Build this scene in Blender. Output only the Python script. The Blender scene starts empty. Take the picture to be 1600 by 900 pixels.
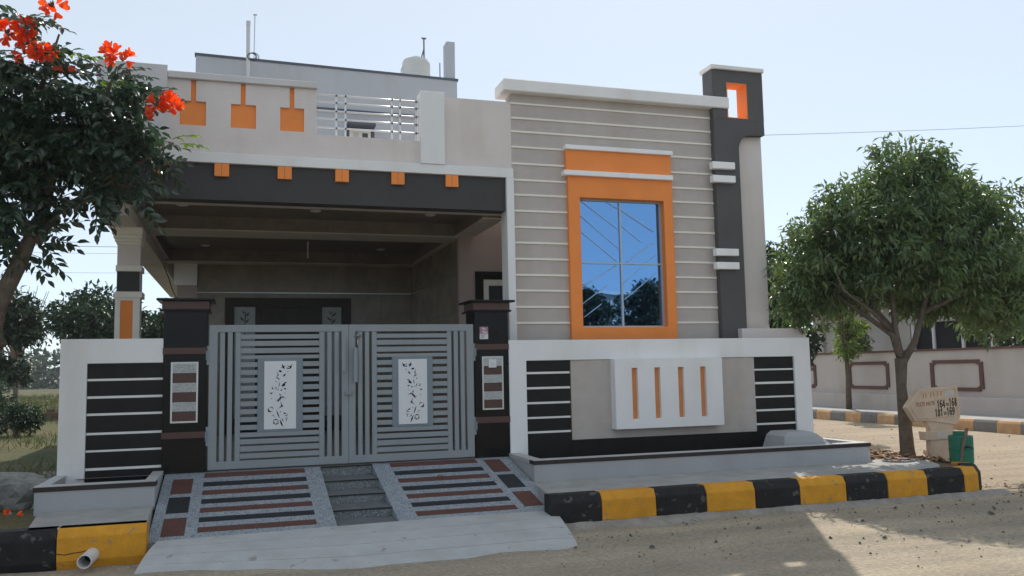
import bpy, bmesh, math, random
import numpy as np
from mathutils import Vector, Matrix
random.seed(7); rng = np.random.default_rng(7)
SC = bpy.context.scene
COL = SC.collection
R = math.radians

# ------------------------------------------------------------------ camera
CAM = (0.3277, -10.1626, 1.58); YAW, PITCH, ROLL, FPX = 0.3075, 0.0944, -0.0198, 1343.5
cd = bpy.data.cameras.new('camera'); cam = bpy.data.objects.new('camera', cd); COL.objects.link(cam)
cd.sensor_width = 36.0; cd.lens = FPX / 1600 * 36; cd.clip_start = 0.05; cd.clip_end = 6000
fw = Vector((math.sin(YAW) * math.cos(PITCH), math.cos(YAW) * math.cos(PITCH), math.sin(PITCH)))
rt = Vector((math.cos(YAW), -math.sin(YAW), 0)); up = rt.cross(fw)
r2 = math.cos(ROLL) * rt + math.sin(ROLL) * up; u2 = -math.sin(ROLL) * rt + math.cos(ROLL) * up
mw = Matrix((r2, u2, -fw)).transposed().to_4x4(); mw.translation = Vector(CAM)
cam.matrix_world = mw
SC.camera = cam

# ------------------------------------------------------------------ sky, sun, exposure
SUN_AZ, SUN_EL = R(29.2), R(45)          # azimuth clockwise from +Y
w = bpy.data.worlds.new('World'); SC.world = w; w.use_nodes = True
nt = w.node_tree; nt.nodes.clear()
so = nt.nodes.new('ShaderNodeOutputWorld'); bg = nt.nodes.new('ShaderNodeBackground')
sk = nt.nodes.new('ShaderNodeTexSky'); sk.sky_type = 'NISHITA'; sk.sun_disc = False
sk.sun_elevation = SUN_EL; sk.sun_rotation = SUN_AZ
sk.altitude = 300; sk.air_density = 0.6; sk.dust_density = 0.3; sk.ozone_density = 1.5
bg.inputs['Strength'].default_value = 0.05
hz = nt.nodes.new('ShaderNodeBackground'); hz.inputs[0].default_value = (.91, .985, .985, 1); hz.inputs[1].default_value = 0.435   # even pale haze over the whole sky
ad = nt.nodes.new('ShaderNodeAddShader')
nt.links.new(sk.outputs[0], bg.inputs[0]); nt.links.new(bg.outputs[0], ad.inputs[0]); nt.links.new(hz.outputs[0], ad.inputs[1]); nt.links.new(ad.outputs[0], so.inputs[0])
sl = bpy.data.lights.new('sun', 'SUN'); sl.energy = 3.1; sl.angle = R(0.5); sl.color = (1.0, 0.93, 0.82)
sun = bpy.data.objects.new('sun', sl); COL.objects.link(sun)
sd = Vector((math.sin(SUN_AZ) * math.cos(SUN_EL), math.cos(SUN_AZ) * math.cos(SUN_EL), math.sin(SUN_EL)))
sun.rotation_euler = sd.to_track_quat('Z', 'Y').to_euler(); sun.location = sd * 60
SC.view_settings.view_transform = 'Standard'; SC.view_settings.look = 'None'
SC.view_settings.exposure = 0.50; SC.view_settings.gamma = 1.0
try:
    SC.cycles.max_bounces = 8; SC.cycles.transparent_max_bounces = 16
except Exception: pass

# ------------------------------------------------------------------ helpers
W = {}                                   # world position of every object
def wpos(o): return W.get(o.name, Vector((0, 0, 0))) if o else Vector((0, 0, 0))
def put(o, world, parent=None):
    COL.objects.link(o)
    if parent is not None: o.parent = parent
    o.location = Vector(world) - wpos(parent)
    W[o.name] = Vector(world)
    return o
def tag(o, label=None, cat=None, group=None, kind=None):
    if label: o['label'] = label
    if cat: o['category'] = cat
    if group: o['group'] = group
    if kind: o['kind'] = kind
    return o
def thing(name, label, cat, loc, group=None):
    o = bpy.data.objects.new(name, None); o.empty_display_size = 0.2
    put(o, loc); return tag(o, label, cat, group)
class MB:
    def __init__(s): s.v = []; s.f = []
    def add(s, vs, fs):
        b = len(s.v); s.v += [tuple(p) for p in vs]; s.f += [tuple(b + i for i in f) for f in fs]; return s
    def box(s, x0, x1, y0, y1, z0, z1):
        return s.add([(x0,y0,z0),(x1,y0,z0),(x1,y1,z0),(x0,y1,z0),(x0,y0,z1),(x1,y0,z1),(x1,y1,z1),(x0,y1,z1)],
                     [(0,3,2,1),(4,5,6,7),(0,1,5,4),(1,2,6,5),(2,3,7,6),(3,0,4,7)])
    def prism(s, poly, y0, y1):          # polygon in XZ extruded along Y
        n = len(poly)
        return s.add([(x,y0,z) for x,z in poly]+[(x,y1,z) for x,z in poly],
                     [tuple(range(n)),tuple(range(2*n-1,n-1,-1))]+[(i,i+n,(i+1)%n+n,(i+1)%n) for i in range(n)])
    def prismx(s, poly, x0, x1):         # polygon in YZ extruded along X
        n = len(poly)
        return s.add([(x0,y,z) for y,z in poly]+[(x1,y,z) for y,z in poly],
                     [tuple(range(n)),tuple(range(2*n-1,n-1,-1))]+[(i,i+n,(i+1)%n+n,(i+1)%n) for i in range(n)])
    def prismz(s, poly, z0, z1):
        n = len(poly)
        return s.add([(x,y,z0) for x,y in poly]+[(x,y,z1) for x,y in poly],
                     [tuple(range(n-1,-1,-1)),tuple(range(n,2*n))]+[(i,(i+1)%n,(i+1)%n+n,i+n) for i in range(n)])
    def hexa(s, p8):                     # 4 bottom points, 4 top points
        return s.add(p8, [(0,3,2,1),(4,5,6,7),(0,1,5,4),(1,2,6,5),(2,3,7,6),(3,0,4,7)])
    def tube(s, pts, rad, n=8, caps=True):
        pts = [Vector(p) for p in pts]
        if not hasattr(rad, '__len__'): rad = [rad]*len(pts)
        b = len(s.v); ref = Vector((0.3,0.9,0.2)).normalized()
        for i, p in enumerate(pts):
            t = (pts[min(i+1,len(pts)-1)]-pts[max(i-1,0)]).normalized()
            a = t.cross(ref)
            if a.length < 1e-3: a = t.cross(Vector((1,0,0)))
            a.normalize(); c = t.cross(a)
            for k in range(n):
                q = 2*math.pi*k/n
                s.v.append(tuple(p+(a*math.cos(q)+c*math.sin(q))*rad[i]))
        for i in range(len(pts)-1):
            for k in range(n):
                s.f.append((b+i*n+k,b+i*n+(k+1)%n,b+(i+1)*n+(k+1)%n,b+(i+1)*n+k))
        if caps:
            s.f.append(tuple(b+k for k in range(n-1,-1,-1))); e=b+(len(pts)-1)*n; s.f.append(tuple(e+k for k in range(n)))
        return s
    def lathe(s, prof, c, n=20):         # profile (r,z) about the vertical through c
        b=len(s.v)
        for r,z in prof:
            for k in range(n):
                q=2*math.pi*k/n; s.v.append((c[0]+r*math.cos(q),c[1]+r*math.sin(q),c[2]+z))
        for i in range(len(prof)-1):
            for k in range(n): s.f.append((b+i*n+k,b+i*n+(k+1)%n,b+(i+1)*n+(k+1)%n,b+(i+1)*n+k))
        s.f.append(tuple(b+k for k in range(n-1,-1,-1))); e=b+(len(prof)-1)*n; s.f.append(tuple(e+k for k in range(n)))
        return s
    def plate(s, x0,x1,z0,z1,y0,y1,holes):   # wall slab facing -Y with rectangular through holes
        xs=sorted({x0,x1}|{h[i] for h in holes for i in (0,1) if x0<h[i]<x1}); zs=sorted({z0,z1}|{h[i] for h in holes for i in (2,3) if z0<h[i]<z1})
        nx,nz=len(xs)-1,len(zs)-1
        full=lambda i,k: 0<=i<nx and 0<=k<nz and not any(h[0]<(xs[i]+xs[i+1])/2<h[1] and h[2]<(zs[k]+zs[k+1])/2<h[3] for h in holes)
        for i in range(nx):
            for k in range(nz):
                if not full(i,k): continue
                a,b_,c,d=xs[i],xs[i+1],zs[k],zs[k+1]
                s.add([(a,y0,c),(b_,y0,c),(b_,y0,d),(a,y0,d)],[(0,1,2,3)]); s.add([(a,y1,c),(b_,y1,c),(b_,y1,d),(a,y1,d)],[(3,2,1,0)])
                if not full(i-1,k): s.add([(a,y0,c),(a,y1,c),(a,y1,d),(a,y0,d)],[(3,2,1,0)])
                if not full(i+1,k): s.add([(b_,y0,c),(b_,y1,c),(b_,y1,d),(b_,y0,d)],[(0,1,2,3)])
                if not full(i,k-1): s.add([(a,y0,c),(b_,y0,c),(b_,y1,c),(a,y1,c)],[(3,2,1,0)])
                if not full(i,k+1): s.add([(a,y0,d),(b_,y0,d),(b_,y1,d),(a,y1,d)],[(0,1,2,3)])
        return s
    def mesh(s, name, m, bevel=0, smooth=False, weld=False, off=(0,0,0)):
        me = bpy.data.meshes.new(name)
        ox,oy,oz = off
        me.from_pydata([(x-ox,y-oy,z-oz) for x,y,z in s.v], [], s.f); me.validate()
        if bevel or weld:
            bm = bmesh.new(); bm.from_mesh(me)
            if weld or bevel: bmesh.ops.remove_doubles(bm, verts=bm.verts, dist=1e-5)
            bmesh.ops.recalc_face_normals(bm, faces=bm.faces)
            if bevel:
                es=[e for e in bm.edges if len(e.link_faces)==2 and e.calc_face_angle(0)>0.5]
                bmesh.ops.bevel(bm, geom=es, offset=bevel, segments=1, affect='EDGES', clamp_overlap=True)
            bm.to_mesh(me); bm.free()
        if m: me.materials.append(m)
        if smooth: me.polygons.foreach_set('use_smooth', [True]*len(me.polygons))
        me.update(); return me
    def build(s, name, m, parent=None, bevel=0, smooth=False, weld=False, loc=None):
        base = wpos(parent) if loc is None else Vector(loc)
        o = bpy.data.objects.new(name, s.mesh(name, m, bevel, smooth, weld, base))
        return put(o, base, parent)
_cache = {}
def piece(name, m, parent, x0,x1,y0,y1,z0,z1, bevel=0.003):
    key=(round(x1-x0,3),round(y1-y0,3),round(z1-z0,3),m.name,bevel)
    me=_cache.get(key)
    if me is None:
        a,b,c=[(k/2) for k in key[:3]]
        bv=min(bevel,0.3*min(key[:3]))
        me=_cache[key]=MB().box(-a,a,-b,b,-c,c).mesh(name,m,bv)
    o=bpy.data.objects.new(name,me)
    return put(o,((x0+x1)/2,(y0+y1)/2,(z0+z1)/2),parent)

# ------------------------------------------------------------------ materials
def lnk(t,a,b): t.links.new(a,b)
def mat(name, col, rough=0.8, var=0.12, vscale=3.0, bump=0.0, bscale=60.0, col2=None, metal=0.0, spec=0.5, stain=0.0, fleck=None, transl=0.0, island=None):
    m=bpy.data.materials.new(name); m.use_nodes=True; t=m.node_tree; N=t.nodes; p=N['Principled BSDF']
    p.inputs['Roughness'].default_value=rough; p.inputs['Metallic'].default_value=metal; p.inputs['Specular IOR Level'].default_value=spec
    g=N.new('ShaderNodeNewGeometry'); pos=g.outputs['Position']
    n=N.new('ShaderNodeTexNoise'); n.inputs['Scale'].default_value=vscale; n.inputs['Detail'].default_value=5; n.inputs['Roughness'].default_value=.65
    lnk(t,pos,n.inputs['Vector'])
    r=N.new('ShaderNodeValToRGB'); c=Vector(col); d=Vector(col2) if col2 else c*(1+var); c0=c if col2 else c*(1-var)
    r.color_ramp.elements[0].position=.32; r.color_ramp.elements[1].position=.68
    r.color_ramp.elements[0].color=(*c0,1); r.color_ramp.elements[1].color=(*[min(1,x) for x in d],1)
    lnk(t,n.outputs['Fac'],r.inputs[0]); out=r.outputs[0]
    if stain:
        n2=N.new('ShaderNodeTexNoise'); n2.inputs['Scale'].default_value=.9; n2.inputs['Detail'].default_value=8
        mp=N.new('ShaderNodeMapping'); mp.inputs['Scale'].default_value=(2.2,2.2,.5); lnk(t,pos,mp.inputs[0]); lnk(t,mp.outputs[0],n2.inputs['Vector'])
        rr=N.new('ShaderNodeValToRGB'); rr.color_ramp.elements[0].position=.5; rr.color_ramp.elements[1].position=.75
        rr.color_ramp.elements[0].color=(1,1,1,1); k=1-stain; rr.color_ramp.elements[1].color=(k,k*.97,k*.92,1)
        lnk(t,n2.outputs['Fac'],rr.inputs[0]); mx=N.new('ShaderNodeMix'); mx.data_type='RGBA'; mx.blend_type='MULTIPLY'; mx.inputs[0].default_value=1
        lnk(t,out,mx.inputs[6]); lnk(t,rr.outputs[0],mx.inputs[7]); out=mx.outputs[2]
    if fleck:                            # speckle: (scale, colour, threshold)
        v=N.new('ShaderNodeTexNoise'); v.inputs['Scale'].default_value=fleck[0]; v.inputs['Detail'].default_value=2; lnk(t,pos,v.inputs['Vector'])
        rr=N.new('ShaderNodeValToRGB'); rr.color_ramp.elements[0].position=fleck[2]; rr.color_ramp.elements[1].position=fleck[2]+.06
        rr.color_ramp.elements[0].color=(0,0,0,1); rr.color_ramp.elements[1].color=(1,1,1,1); lnk(t,v.outputs['Fac'],rr.inputs[0])
        mx=N.new('ShaderNodeMix'); mx.data_type='RGBA'; lnk(t,rr.outputs[0],mx.inputs[0]); lnk(t,out,mx.inputs[6]); mx.inputs[7].default_value=(*fleck[1],1); out=mx.outputs[2]
    if island:                           # each leaf its own tint
        rr=N.new('ShaderNodeValToRGB'); e=rr.color_ramp.elements
        e[0].color=(*island[0],1); e[1].color=(*island[-1],1)
        for i,cc in enumerate(island[1:-1]): e.new((i+1)/(len(island)-1)).color=(*cc,1)
        lnk(t,g.outputs['Random Per Island'],rr.inputs[0]); mx=N.new('ShaderNodeMix'); mx.data_type='RGBA'; mx.inputs[0].default_value=.6
        lnk(t,out,mx.inputs[6]); lnk(t,rr.outputs[0],mx.inputs[7]); out=mx.outputs[2]
    lnk(t,out,p.inputs['Base Color'])
    if bump:
        b=N.new('ShaderNodeBump'); b.inputs['Strength'].default_value=bump; b.inputs['Distance'].default_value=.02
        n3=N.new('ShaderNodeTexNoise'); n3.inputs['Scale'].default_value=bscale; n3.inputs['Detail'].default_value=4; lnk(t,pos,n3.inputs['Vector'])
        lnk(t,n3.outputs['Fac'],b.inputs['Height']); lnk(t,b.outputs[0],p.inputs['Normal'])
    if transl:
        tr=N.new('ShaderNodeBsdfTranslucent'); mx2=N.new('ShaderNodeMixShader'); mx2.inputs[0].default_value=transl
        hs=N.new('ShaderNodeHueSaturation'); hs.inputs['Value'].default_value=1.9; hs.inputs['Saturation'].default_value=1.15; lnk(t,out,hs.inputs['Color']); lnk(t,hs.outputs[0],tr.inputs[0])
        lnk(t,p.outputs[0],mx2.inputs[1]); lnk(t,tr.outputs[0],mx2.inputs[2]); lnk(t,mx2.outputs[0],N['Material Output'].inputs[0])
    return m
M={}
M['white']=mat('white_paint',(.79,.785,.79),.7,.03,2,.12,45,stain=.10)
M['bwhite']=mat('bright_white_paint',(.90,.89,.89),.7,.03,2,.12,45,stain=.11)
M['gwhite']=mat('weathered_white_paint',(.84,.82,.81),.75,.05,2,.12,45,stain=.10)
M['stucco']=mat('grey_stucco',(.60,.54,.505),.9,.05,6,.8,140,stain=.11,fleck=(230,(.46,.43,.41),.60))
M['greige']=mat('greige_paint',(.71,.645,.62),.85,.04,2.5,.3,70,stain=.11)
M['lgrey']=mat('light_grey_paint',(.62,.605,.61),.8,.05,2,.2,60,stain=.11)
M['dgrey']=mat('dark_grey_paint',(.095,.092,.095),.75,.08,3,.2,60,stain=.11)
M['fascia']=mat('charcoal_paint',(.050,.048,.050),.75,.08,3,.25,70)
M['orange']=mat('orange_paint',(.90,.275,.055),.65,.05,3,.15,60,stain=.04)
M['orangebox']=mat('faded_orange_paint',(.70,.27,.10),.7,.08,9,.15,60)
M['cream']=mat('cream_paint',(.84,.80,.72),.75,.04,4,.1,60)
M['strip']=mat('white_groove_paint',(.80,.79,.76),.75,.05,5,.1,60)
M['blacktile']=mat('black_granite',(.010,.009,.009),.42,.3,8,0.05,90,spec=.25)
M['pillar']=mat('polished_black_granite',(.005,.0048,.005),.22,.3,10,spec=.22,fleck=(400,(.015,.014,.014),.62))
M['brown']=mat('brown_granite',(.085,.042,.034),.4,.2,60,spec=.4,fleck=(260,(.05,.03,.028),.6))
M['brownslab']=mat('brown_stone',(.115,.052,.042),.75,.15,20,.2,90,spec=.25,fleck=(240,(.06,.04,.035),.6))
M['blackslab']=mat('black_stone',(.022,.024,.028),.6,.2,20,.15,90,spec=.25)
M['granite']=mat('speckled_grey_granite',(.30,.33,.37),.7,.15,14,.25,120,fleck=(75,(.06,.075,.10),.55))
M['riser']=mat('rough_grey_stone',(.22,.24,.25),.8,.35,30,.9,60,fleck=(70,(.11,.125,.13),.52))
M['tread']=mat('smooth_grey_stone',(.13,.14,.145),.75,.15,10,.2,90,spec=.25)
M['silver']=mat('brushed_metal',(.55,.56,.57),.32,.05,5,metal=1)
M['gate']=mat('grey_gate_paint',(.26,.285,.305),.5,.04,3,.05,90,spec=.3)
M['gatedark']=mat('grey_surround_paint',(.20,.24,.275),.5,.04,3,.05,90,spec=.3)
M['panelwhite']=mat('white_panel',(.68,.69,.71),.5,.02,3)
M['nearblack']=mat('shade_and_black_parts',(.015,.016,.018),.9,.1,5)  # near-black: stands for shade inside openings, also colours soil, crack and grip
M['coping']=mat('dark_brown_coping',(.035,.026,.024),.6,.15,8,.1,80,spec=.3)
M['copingtop']=mat('pale_coping_top',(.42,.42,.42),.7,.08,5)
M['concrete']=mat('grey_concrete',(.34,.335,.33),.9,.12,4,.5,90,stain=.12)
M['mortar']=mat('sandy_mortar',(.29,.265,.235),.95,.2,7,.9,40,stain=.15)
M['apron']=mat('pale_concrete',(.42,.425,.43),.9,.08,5,.4,70,stain=.10,fleck=(9,(.28,.27,.26),.68))
M['kerbblack']=mat('black_kerb_paint',(.014,.014,.015),.7,.3,8,.35,50,stain=.1,spec=.3,fleck=(13,(.085,.08,.072),.63))
M['kerbyellow']=mat('yellow_kerb_paint',(.62,.285,.022),.7,.12,7,.35,50,stain=.14,spec=.3,fleck=(12,(.36,.23,.11),.64))
M['fkerby']=mat('faded_kerb_yellow',(.55,.34,.18),.9,.15,5,.3,40,stain=.2)
M['fkerbg']=mat('faded_kerb_grey',(.20,.20,.195),.9,.15,5,.3,40,stain=.2)
M['soil']=mat('dry_soil',(.16,.10,.06),.95,.3,9,1,30)
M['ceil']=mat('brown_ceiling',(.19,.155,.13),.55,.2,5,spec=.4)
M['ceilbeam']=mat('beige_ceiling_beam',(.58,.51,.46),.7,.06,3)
M['planter']=mat('bluish_grey_paint',(.37,.375,.39),.85,.04,2.5,.25,70,stain=.08)
M['floor']=mat('beige_floor_tile',(.24,.22,.20),.4,.15,3)
M['tile']=mat('beige_marble_tile',(.30,.255,.20),.25,.2,2.5,spec=.4,col2=(.20,.165,.125))
M['pink']=mat('pinkish_wall_paint',(.42,.34,.31),.8,.05,3)
M['door']=mat('dark_wood',(.028,.016,.011),.4,.4,6,spec=.35)
M['frost']=mat('frosted_glass',(.34,.38,.36),.35,.1,6)
M['etch']=mat('etched_leaf',(.06,.08,.07),.6,.1,6)
M['wireb']=mat('black_cable',(.05,.05,.055),.6,.1,5)
M['pipe']=mat('white_plastic_pipe',(.62,.62,.63),.4,.05,6,stain=.1)
M['upper']=mat('pale_blue_wall_paint',(.47,.49,.53),.85,.03,2,.15,50,stain=.11)
M['navy']=mat('dark_blue_trim',(.09,.105,.135),.7,.1,4)
M['rail']=mat('stainless_rail',(.74,.75,.77),.3,.03,5,metal=.35)
M['greenp']=mat('green_plastic',(.006,.155,.095),.45,.1,5,stain=.25)
M['wood']=mat('weathered_wood',(.17,.12,.08),.85,.3,14,.3,60)
M['sign']=mat('faded_cream_concrete',(.56,.43,.32),.9,.10,6,.35,60,stain=.16)
M['signpatch']=mat('pale_paint_patch',(.50,.46,.42),.85,.08,14)
M['ink']=mat('black_sign_paint',(.02,.016,.015),.8,.2,30)
M['fade']=mat('faded_red_lettering',(.40,.20,.125),.9,.2,40)
M['fwall']=mat('pinkish_grey_render',(.50,.46,.435),.9,.05,2,.2,50,stain=.10)
M['ftrim']=mat('brown_trim_paint',(.12,.062,.052),.85,.15,6)
M['fslab']=mat('pale_slab_paint',(.55,.51,.49),.9,.05,2,stain=.08)
M['bark']=mat('grey_brown_bark',(.085,.066,.05),.95,.3,12,1,40,col2=(.16,.125,.095))
M['rock']=mat('grey_rock',(.25,.25,.235),.9,.3,6,1,18)
M['pebble']=mat('dark_pebble',(.085,.08,.075),.9,.4,30)
M['petal']=mat('red_orange_petal',(.70,.07,.02),.5,.1,9,transl=.35,island=[(.72,.045,.03),(.72,.07,.02),(.80,.13,.02)])
M['bud']=mat('brown_flower_bud',(.13,.055,.03),.7,.3,20)
M['leafF']=mat('glossy_dark_leaf',(.024,.045,.026),.24,.3,4,spec=.75,transl=.25,island=[(.032,.055,.038),(.042,.072,.046),(.06,.095,.045)])
M['leafY']=mat('young_green_leaf',(.12,.20,.03),.45,.3,4,transl=.35,island=[(.10,.17,.03),(.18,.26,.05)])
M['leafR']=mat('mango_like_leaf',(.085,.135,.05),.34,.55,2.2,spec=.6,transl=.34,island=[(.06,.10,.05),(.085,.135,.06),(.12,.18,.068),(.17,.19,.07)])
M['leafB']=mat('dense_dark_leaf',(.026,.05,.025),.5,.4,1.5,transl=.15,island=[(.018,.038,.02),(.03,.056,.025),(.042,.07,.028)])
M['leafL']=mat('yellow_green_leaf',(.10,.15,.03),.5,.3,3,transl=.4,island=[(.07,.12,.03),(.12,.18,.035),(.18,.20,.05)])
M['dryleaf']=mat('dry_brown_leaf',(.22,.11,.05),.8,.3,9,island=[(.14,.07,.035),(.28,.15,.07),(.32,.21,.11)])
M['grass']=mat('dry_green_grass',(.06,.075,.025),.85,.4,.5,transl=.2,island=[(.06,.085,.03),(.09,.115,.035),(.17,.14,.06)])
M['brick']=mat('old_brick',(.15,.095,.068),.95,.25,9,.6,30)

def ground_mat(name, c1, c2, c3, sc=1.0, bump=.5):
    m=bpy.data.materials.new(name); m.use_nodes=True; t=m.node_tree; N=t.nodes; p=N['Principled BSDF']; p.inputs['Roughness'].default_value=.95; p.inputs['Specular IOR Level'].default_value=.2
    g=N.new('ShaderNodeNewGeometry')
    def noise(s,d=6):
        n=N.new('ShaderNodeTexNoise'); n.inputs['Scale'].default_value=s*sc; n.inputs['Detail'].default_value=d; n.inputs['Roughness'].default_value=.65; lnk(t,g.outputs['Position'],n.inputs['Vector']); return n.outputs['Fac']
    def ramp(f,a,b,ca,cb):
        r=N.new('ShaderNodeValToRGB'); r.color_ramp.elements[0].position=a; r.color_ramp.elements[1].position=b
        r.color_ramp.elements[0].color=(*ca,1); r.color_ramp.elements[1].color=(*cb,1); lnk(t,f,r.inputs[0]); return r.outputs[0]
    def mix(f,a,b,mode='MIX'):
        x=N.new('ShaderNodeMix'); x.data_type='RGBA'; x.blend_type=mode
        if hasattr(f,'links'): lnk(t,f,x.inputs[0])
        else: x.inputs[0].default_value=f
        lnk(t,a,x.inputs[6]); lnk(t,b,x.inputs[7]); return x.outputs[2]
    mp=N.new('ShaderNodeMapping'); mp.inputs['Scale'].default_value=(.10,1.5,1); lnk(t,g.outputs['Position'],mp.inputs[0])
    ns=N.new('ShaderNodeTexNoise'); ns.inputs['Scale'].default_value=1.6; ns.inputs['Detail'].default_value=4; lnk(t,mp.outputs[0],ns.inputs['Vector'])
    base=mix(1.0,ramp(noise(.8,8),.35,.65,c1,c2),ramp(ns.outputs['Fac'],.4,.62,(.84,.85,.87),(1.06,1.05,1.03)),'MULTIPLY')
    fine=ramp(noise(26,4),.35,.7,(.72,.72,.72),(1.12,1.12,1.12)); o=mix(1.0,base,fine,'MULTIPLY')
    peb=ramp(noise(60,2),.62,.68,(0,0,0),(1,1,1)); dk=N.new('ShaderNodeRGB'); dk.outputs[0].default_value=(*c3,1)
    o=mix(peb,o,dk.outputs[0]); lnk(t,o,p.inputs['Base Color'])
    b=N.new('ShaderNodeBump'); b.inputs['Strength'].default_value=bump; b.inputs['Distance'].default_value=.03
    ad=N.new('ShaderNodeMath'); ad.operation='ADD'; lnk(t,noise(18,6),ad.inputs[0]); lnk(t,noise(3,4),ad.inputs[1]); lnk(t,ad.outputs[0],b.inputs['Height']); lnk(t,b.outputs[0],p.inputs['Normal'])
    return m
M['road']=ground_mat('sandy_dirt_road',(.375,.32,.245),(.465,.395,.305),(.21,.185,.15),1.0,.9)
M['sideroad']=ground_mat('dusty_concrete_road',(.36,.29,.215),(.41,.335,.25),(.28,.235,.18),.6,.25)
M['lot']=ground_mat('dry_grass_soil',(.15,.12,.06),(.065,.085,.035),(.16,.13,.085),.7,1)
M['plain']=ground_mat('dry_earth_plain',(.14,.115,.065),(.07,.08,.035),(.13,.11,.07),.2,.4)

def glass_mat():
    m=bpy.data.materials.new('blue_reflective_glass'); m.use_nodes=True; t=m.node_tree; N=t.nodes; N.remove(N['Principled BSDF'])
    a=N.new('ShaderNodeBsdfGlossy'); a.inputs['Roughness'].default_value=.015; a.inputs['Color'].default_value=(.21,.44,.78,1)
    n=N.new('ShaderNodeTexNoise'); n.inputs['Scale'].default_value=1.1; g=N.new('ShaderNodeNewGeometry'); lnk(t,g.outputs['Position'],n.inputs['Vector'])
    b=N.new('ShaderNodeBump'); b.inputs['Strength'].default_value=.05; b.inputs['Distance'].default_value=.05; lnk(t,n.outputs['Fac'],b.inputs['Height']); lnk(t,b.outputs[0],a.inputs['Normal'])
    d=N.new('ShaderNodeBsdfTransparent'); d.inputs['Color'].default_value=(.25,.45,.75,1)
    x=N.new('ShaderNodeMixShader'); x.inputs[0].default_value=.72; lnk(t,d.outputs[0],x.inputs[1]); lnk(t,a.outputs[0],x.inputs[2]); lnk(t,x.outputs[0],N['Material Output'].inputs[0]); return m
M['glass']=glass_mat()
M['darkglass']=mat('dark_window_glass',(.02,.025,.03),.05,.1,3,spec=.8)

# ------------------------------------------------------------------ setting: ground, roads, pavements
def sheet(name, x0,x1,y0,y1,z,m,nx=1,ny=1,amp=0.0,kind='structure'):
    xs=np.linspace(x0,x1,nx+1); ys=np.linspace(y0,y1,ny+1)
    X,Y=np.meshgrid(xs,ys); Z=np.full_like(X,z)
    if amp: Z+=amp*(np.sin(X*2.3+1.1*np.sin(Y*1.7))*.4+np.sin(Y*3.1+X*.9)*.3+np.sin(X*6.1+Y*4.7)*.3)*.5 + amp*.25*rng.normal(size=X.shape)
    b=MB(); b.v=[tuple(p) for p in np.stack([X,Y,Z],-1).reshape(-1,3)]
    b.f=[(j*(nx+1)+i,j*(nx+1)+i+1,(j+1)*(nx+1)+i+1,(j+1)*(nx+1)+i) for j in range(ny) for i in range(nx)]
    return tag(b.build(name,m,smooth=True,loc=(0,0,0)),kind=kind)
sheet('ground',-3000,3000,-3000,3000,-.06,M['plain'])
sheet('road',-30,60,-14,-1.7,0,M['road'],180,60,.022)
sheet('side_road',9.0,16.3,-1.7,80,-.004,M['sideroad'],12,60,.012)
sheet('grass_plot',-60,-1.35,-1.78,90,.27,M['lot'],60,90,.10)
tag(MB().prismz([(-1.49,-.75),(-1.35,-1.97),(-.42,-1.97),(-.47,-.75)],0,.325).build('pavement',M['concrete'],bevel=.008),kind='structure')
tag(MB().prismz([(3.47,-.85),(3.29,-1.97),(7.75,-1.97),(8.05,-.85)],0,.322).build('pavement',M['concrete'],bevel=.008),kind='structure')
tag(MB().prismz([(7.75,-1.93),(8.42,-1.90),(8.70,-1.78),(8.84,-1.55),(8.86,-1.3),(8.86,12),(8.06,12),(8.06,-.85)],0,.296).build('verge',M['soil']),kind='structure')
sheet('far_pavement',16.28,17.95,-30,80,.25,M['concrete'],4,40,.02)
sheet('carport_floor',-1.3,3.6,-.03,6.25,.522,M['floor'])

# crumbled mortar fillet at the kerb foot
b=MB(); xs=np.linspace(3.25,9.0,80)
for i,x in enumerate(xs):
    e=.11+.06*math.sin(x*3.1)+.03*math.sin(x*9.3)+.03*random.random()
    b.v+=[(x,-2.0,.055+.01*random.random()),(x,-2.0-e*.5,.035+.012*random.random()),(x,-2.02-e,-.02)]
b.f=[f for i in range(79) for k in range(2) for f in [(3*i+k,3*i+k+1,3*i+k+4,3*i+k+3)]]
tag(b.build('gutter',M['mortar'],smooth=True,loc=(0,0,0)),kind='structure')

# ------------------------------------------------------------------ kerbs (each painted block a part)
def kerb_block(root, x0,x1, m, name='kerb_block', y=-2.02, h=.325, d=.20):
    b=MB().prismx([(y+.03,-.02),(y,.06),(y+.005,h-.075),(y+.05,h),(y+d,h),(y+d,-.02)],x0,x1)
    return b.build(name,m,root,bevel=.006)
k=thing('kerb','painted kerb in long black and yellow blocks right of the entrance ramp','kerb',(6,-2,0))
bx=[3.27,3.82,4.425,5.011,5.598,6.16,6.76,7.32,7.875,8.41]
for i in range(9): kerb_block(k,bx[i]+.002,bx[i+1]-.002,M['kerbblack'] if i%2==0 else M['kerbyellow'])
# rounded corner blocks
def arc_block(a0,a1,m,root,cx=8.41,cy=-1.42,r=.60):
    b=MB(); n=5; prof=[(0,-.02),(.03,.06),(.025,.25),(-.02,.325),(-.18,.325),(-.18,-.02)]
    for i in range(n+1):
        a=R(a0+(a1-a0)*i/n)
        for dr,z in prof: b.v.append((cx+(r+dr-.03)*math.cos(a),cy+(r+dr-.03)*math.sin(a),z))
    q=len(prof)
    for i in range(n):
        for j in range(q): b.f.append((i*q+j,(i+1)*q+j,(i+1)*q+(j+1)%q,i*q+(j+1)%q))
    b.f+=[tuple(range(q-1,-1,-1)),tuple(n*q+j for j in range(q))]
    b.build('kerb_block',m,root,bevel=.005,weld=True)
arc_block(-90,-63,M['kerbyellow'],k); arc_block(-62.6,-20,M['kerbblack'],k); arc_block(-19.6,0,M['kerbyellow'],k)
y=-1.42
for i in range(10):
    b=MB().box(8.82,9.01,y+.002,y+.558,-.02,.30); b.build('kerb_block',M['kerbblack'] if i%2==0 else M['kerbyellow'],k,bevel=.01); y+=.56
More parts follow.
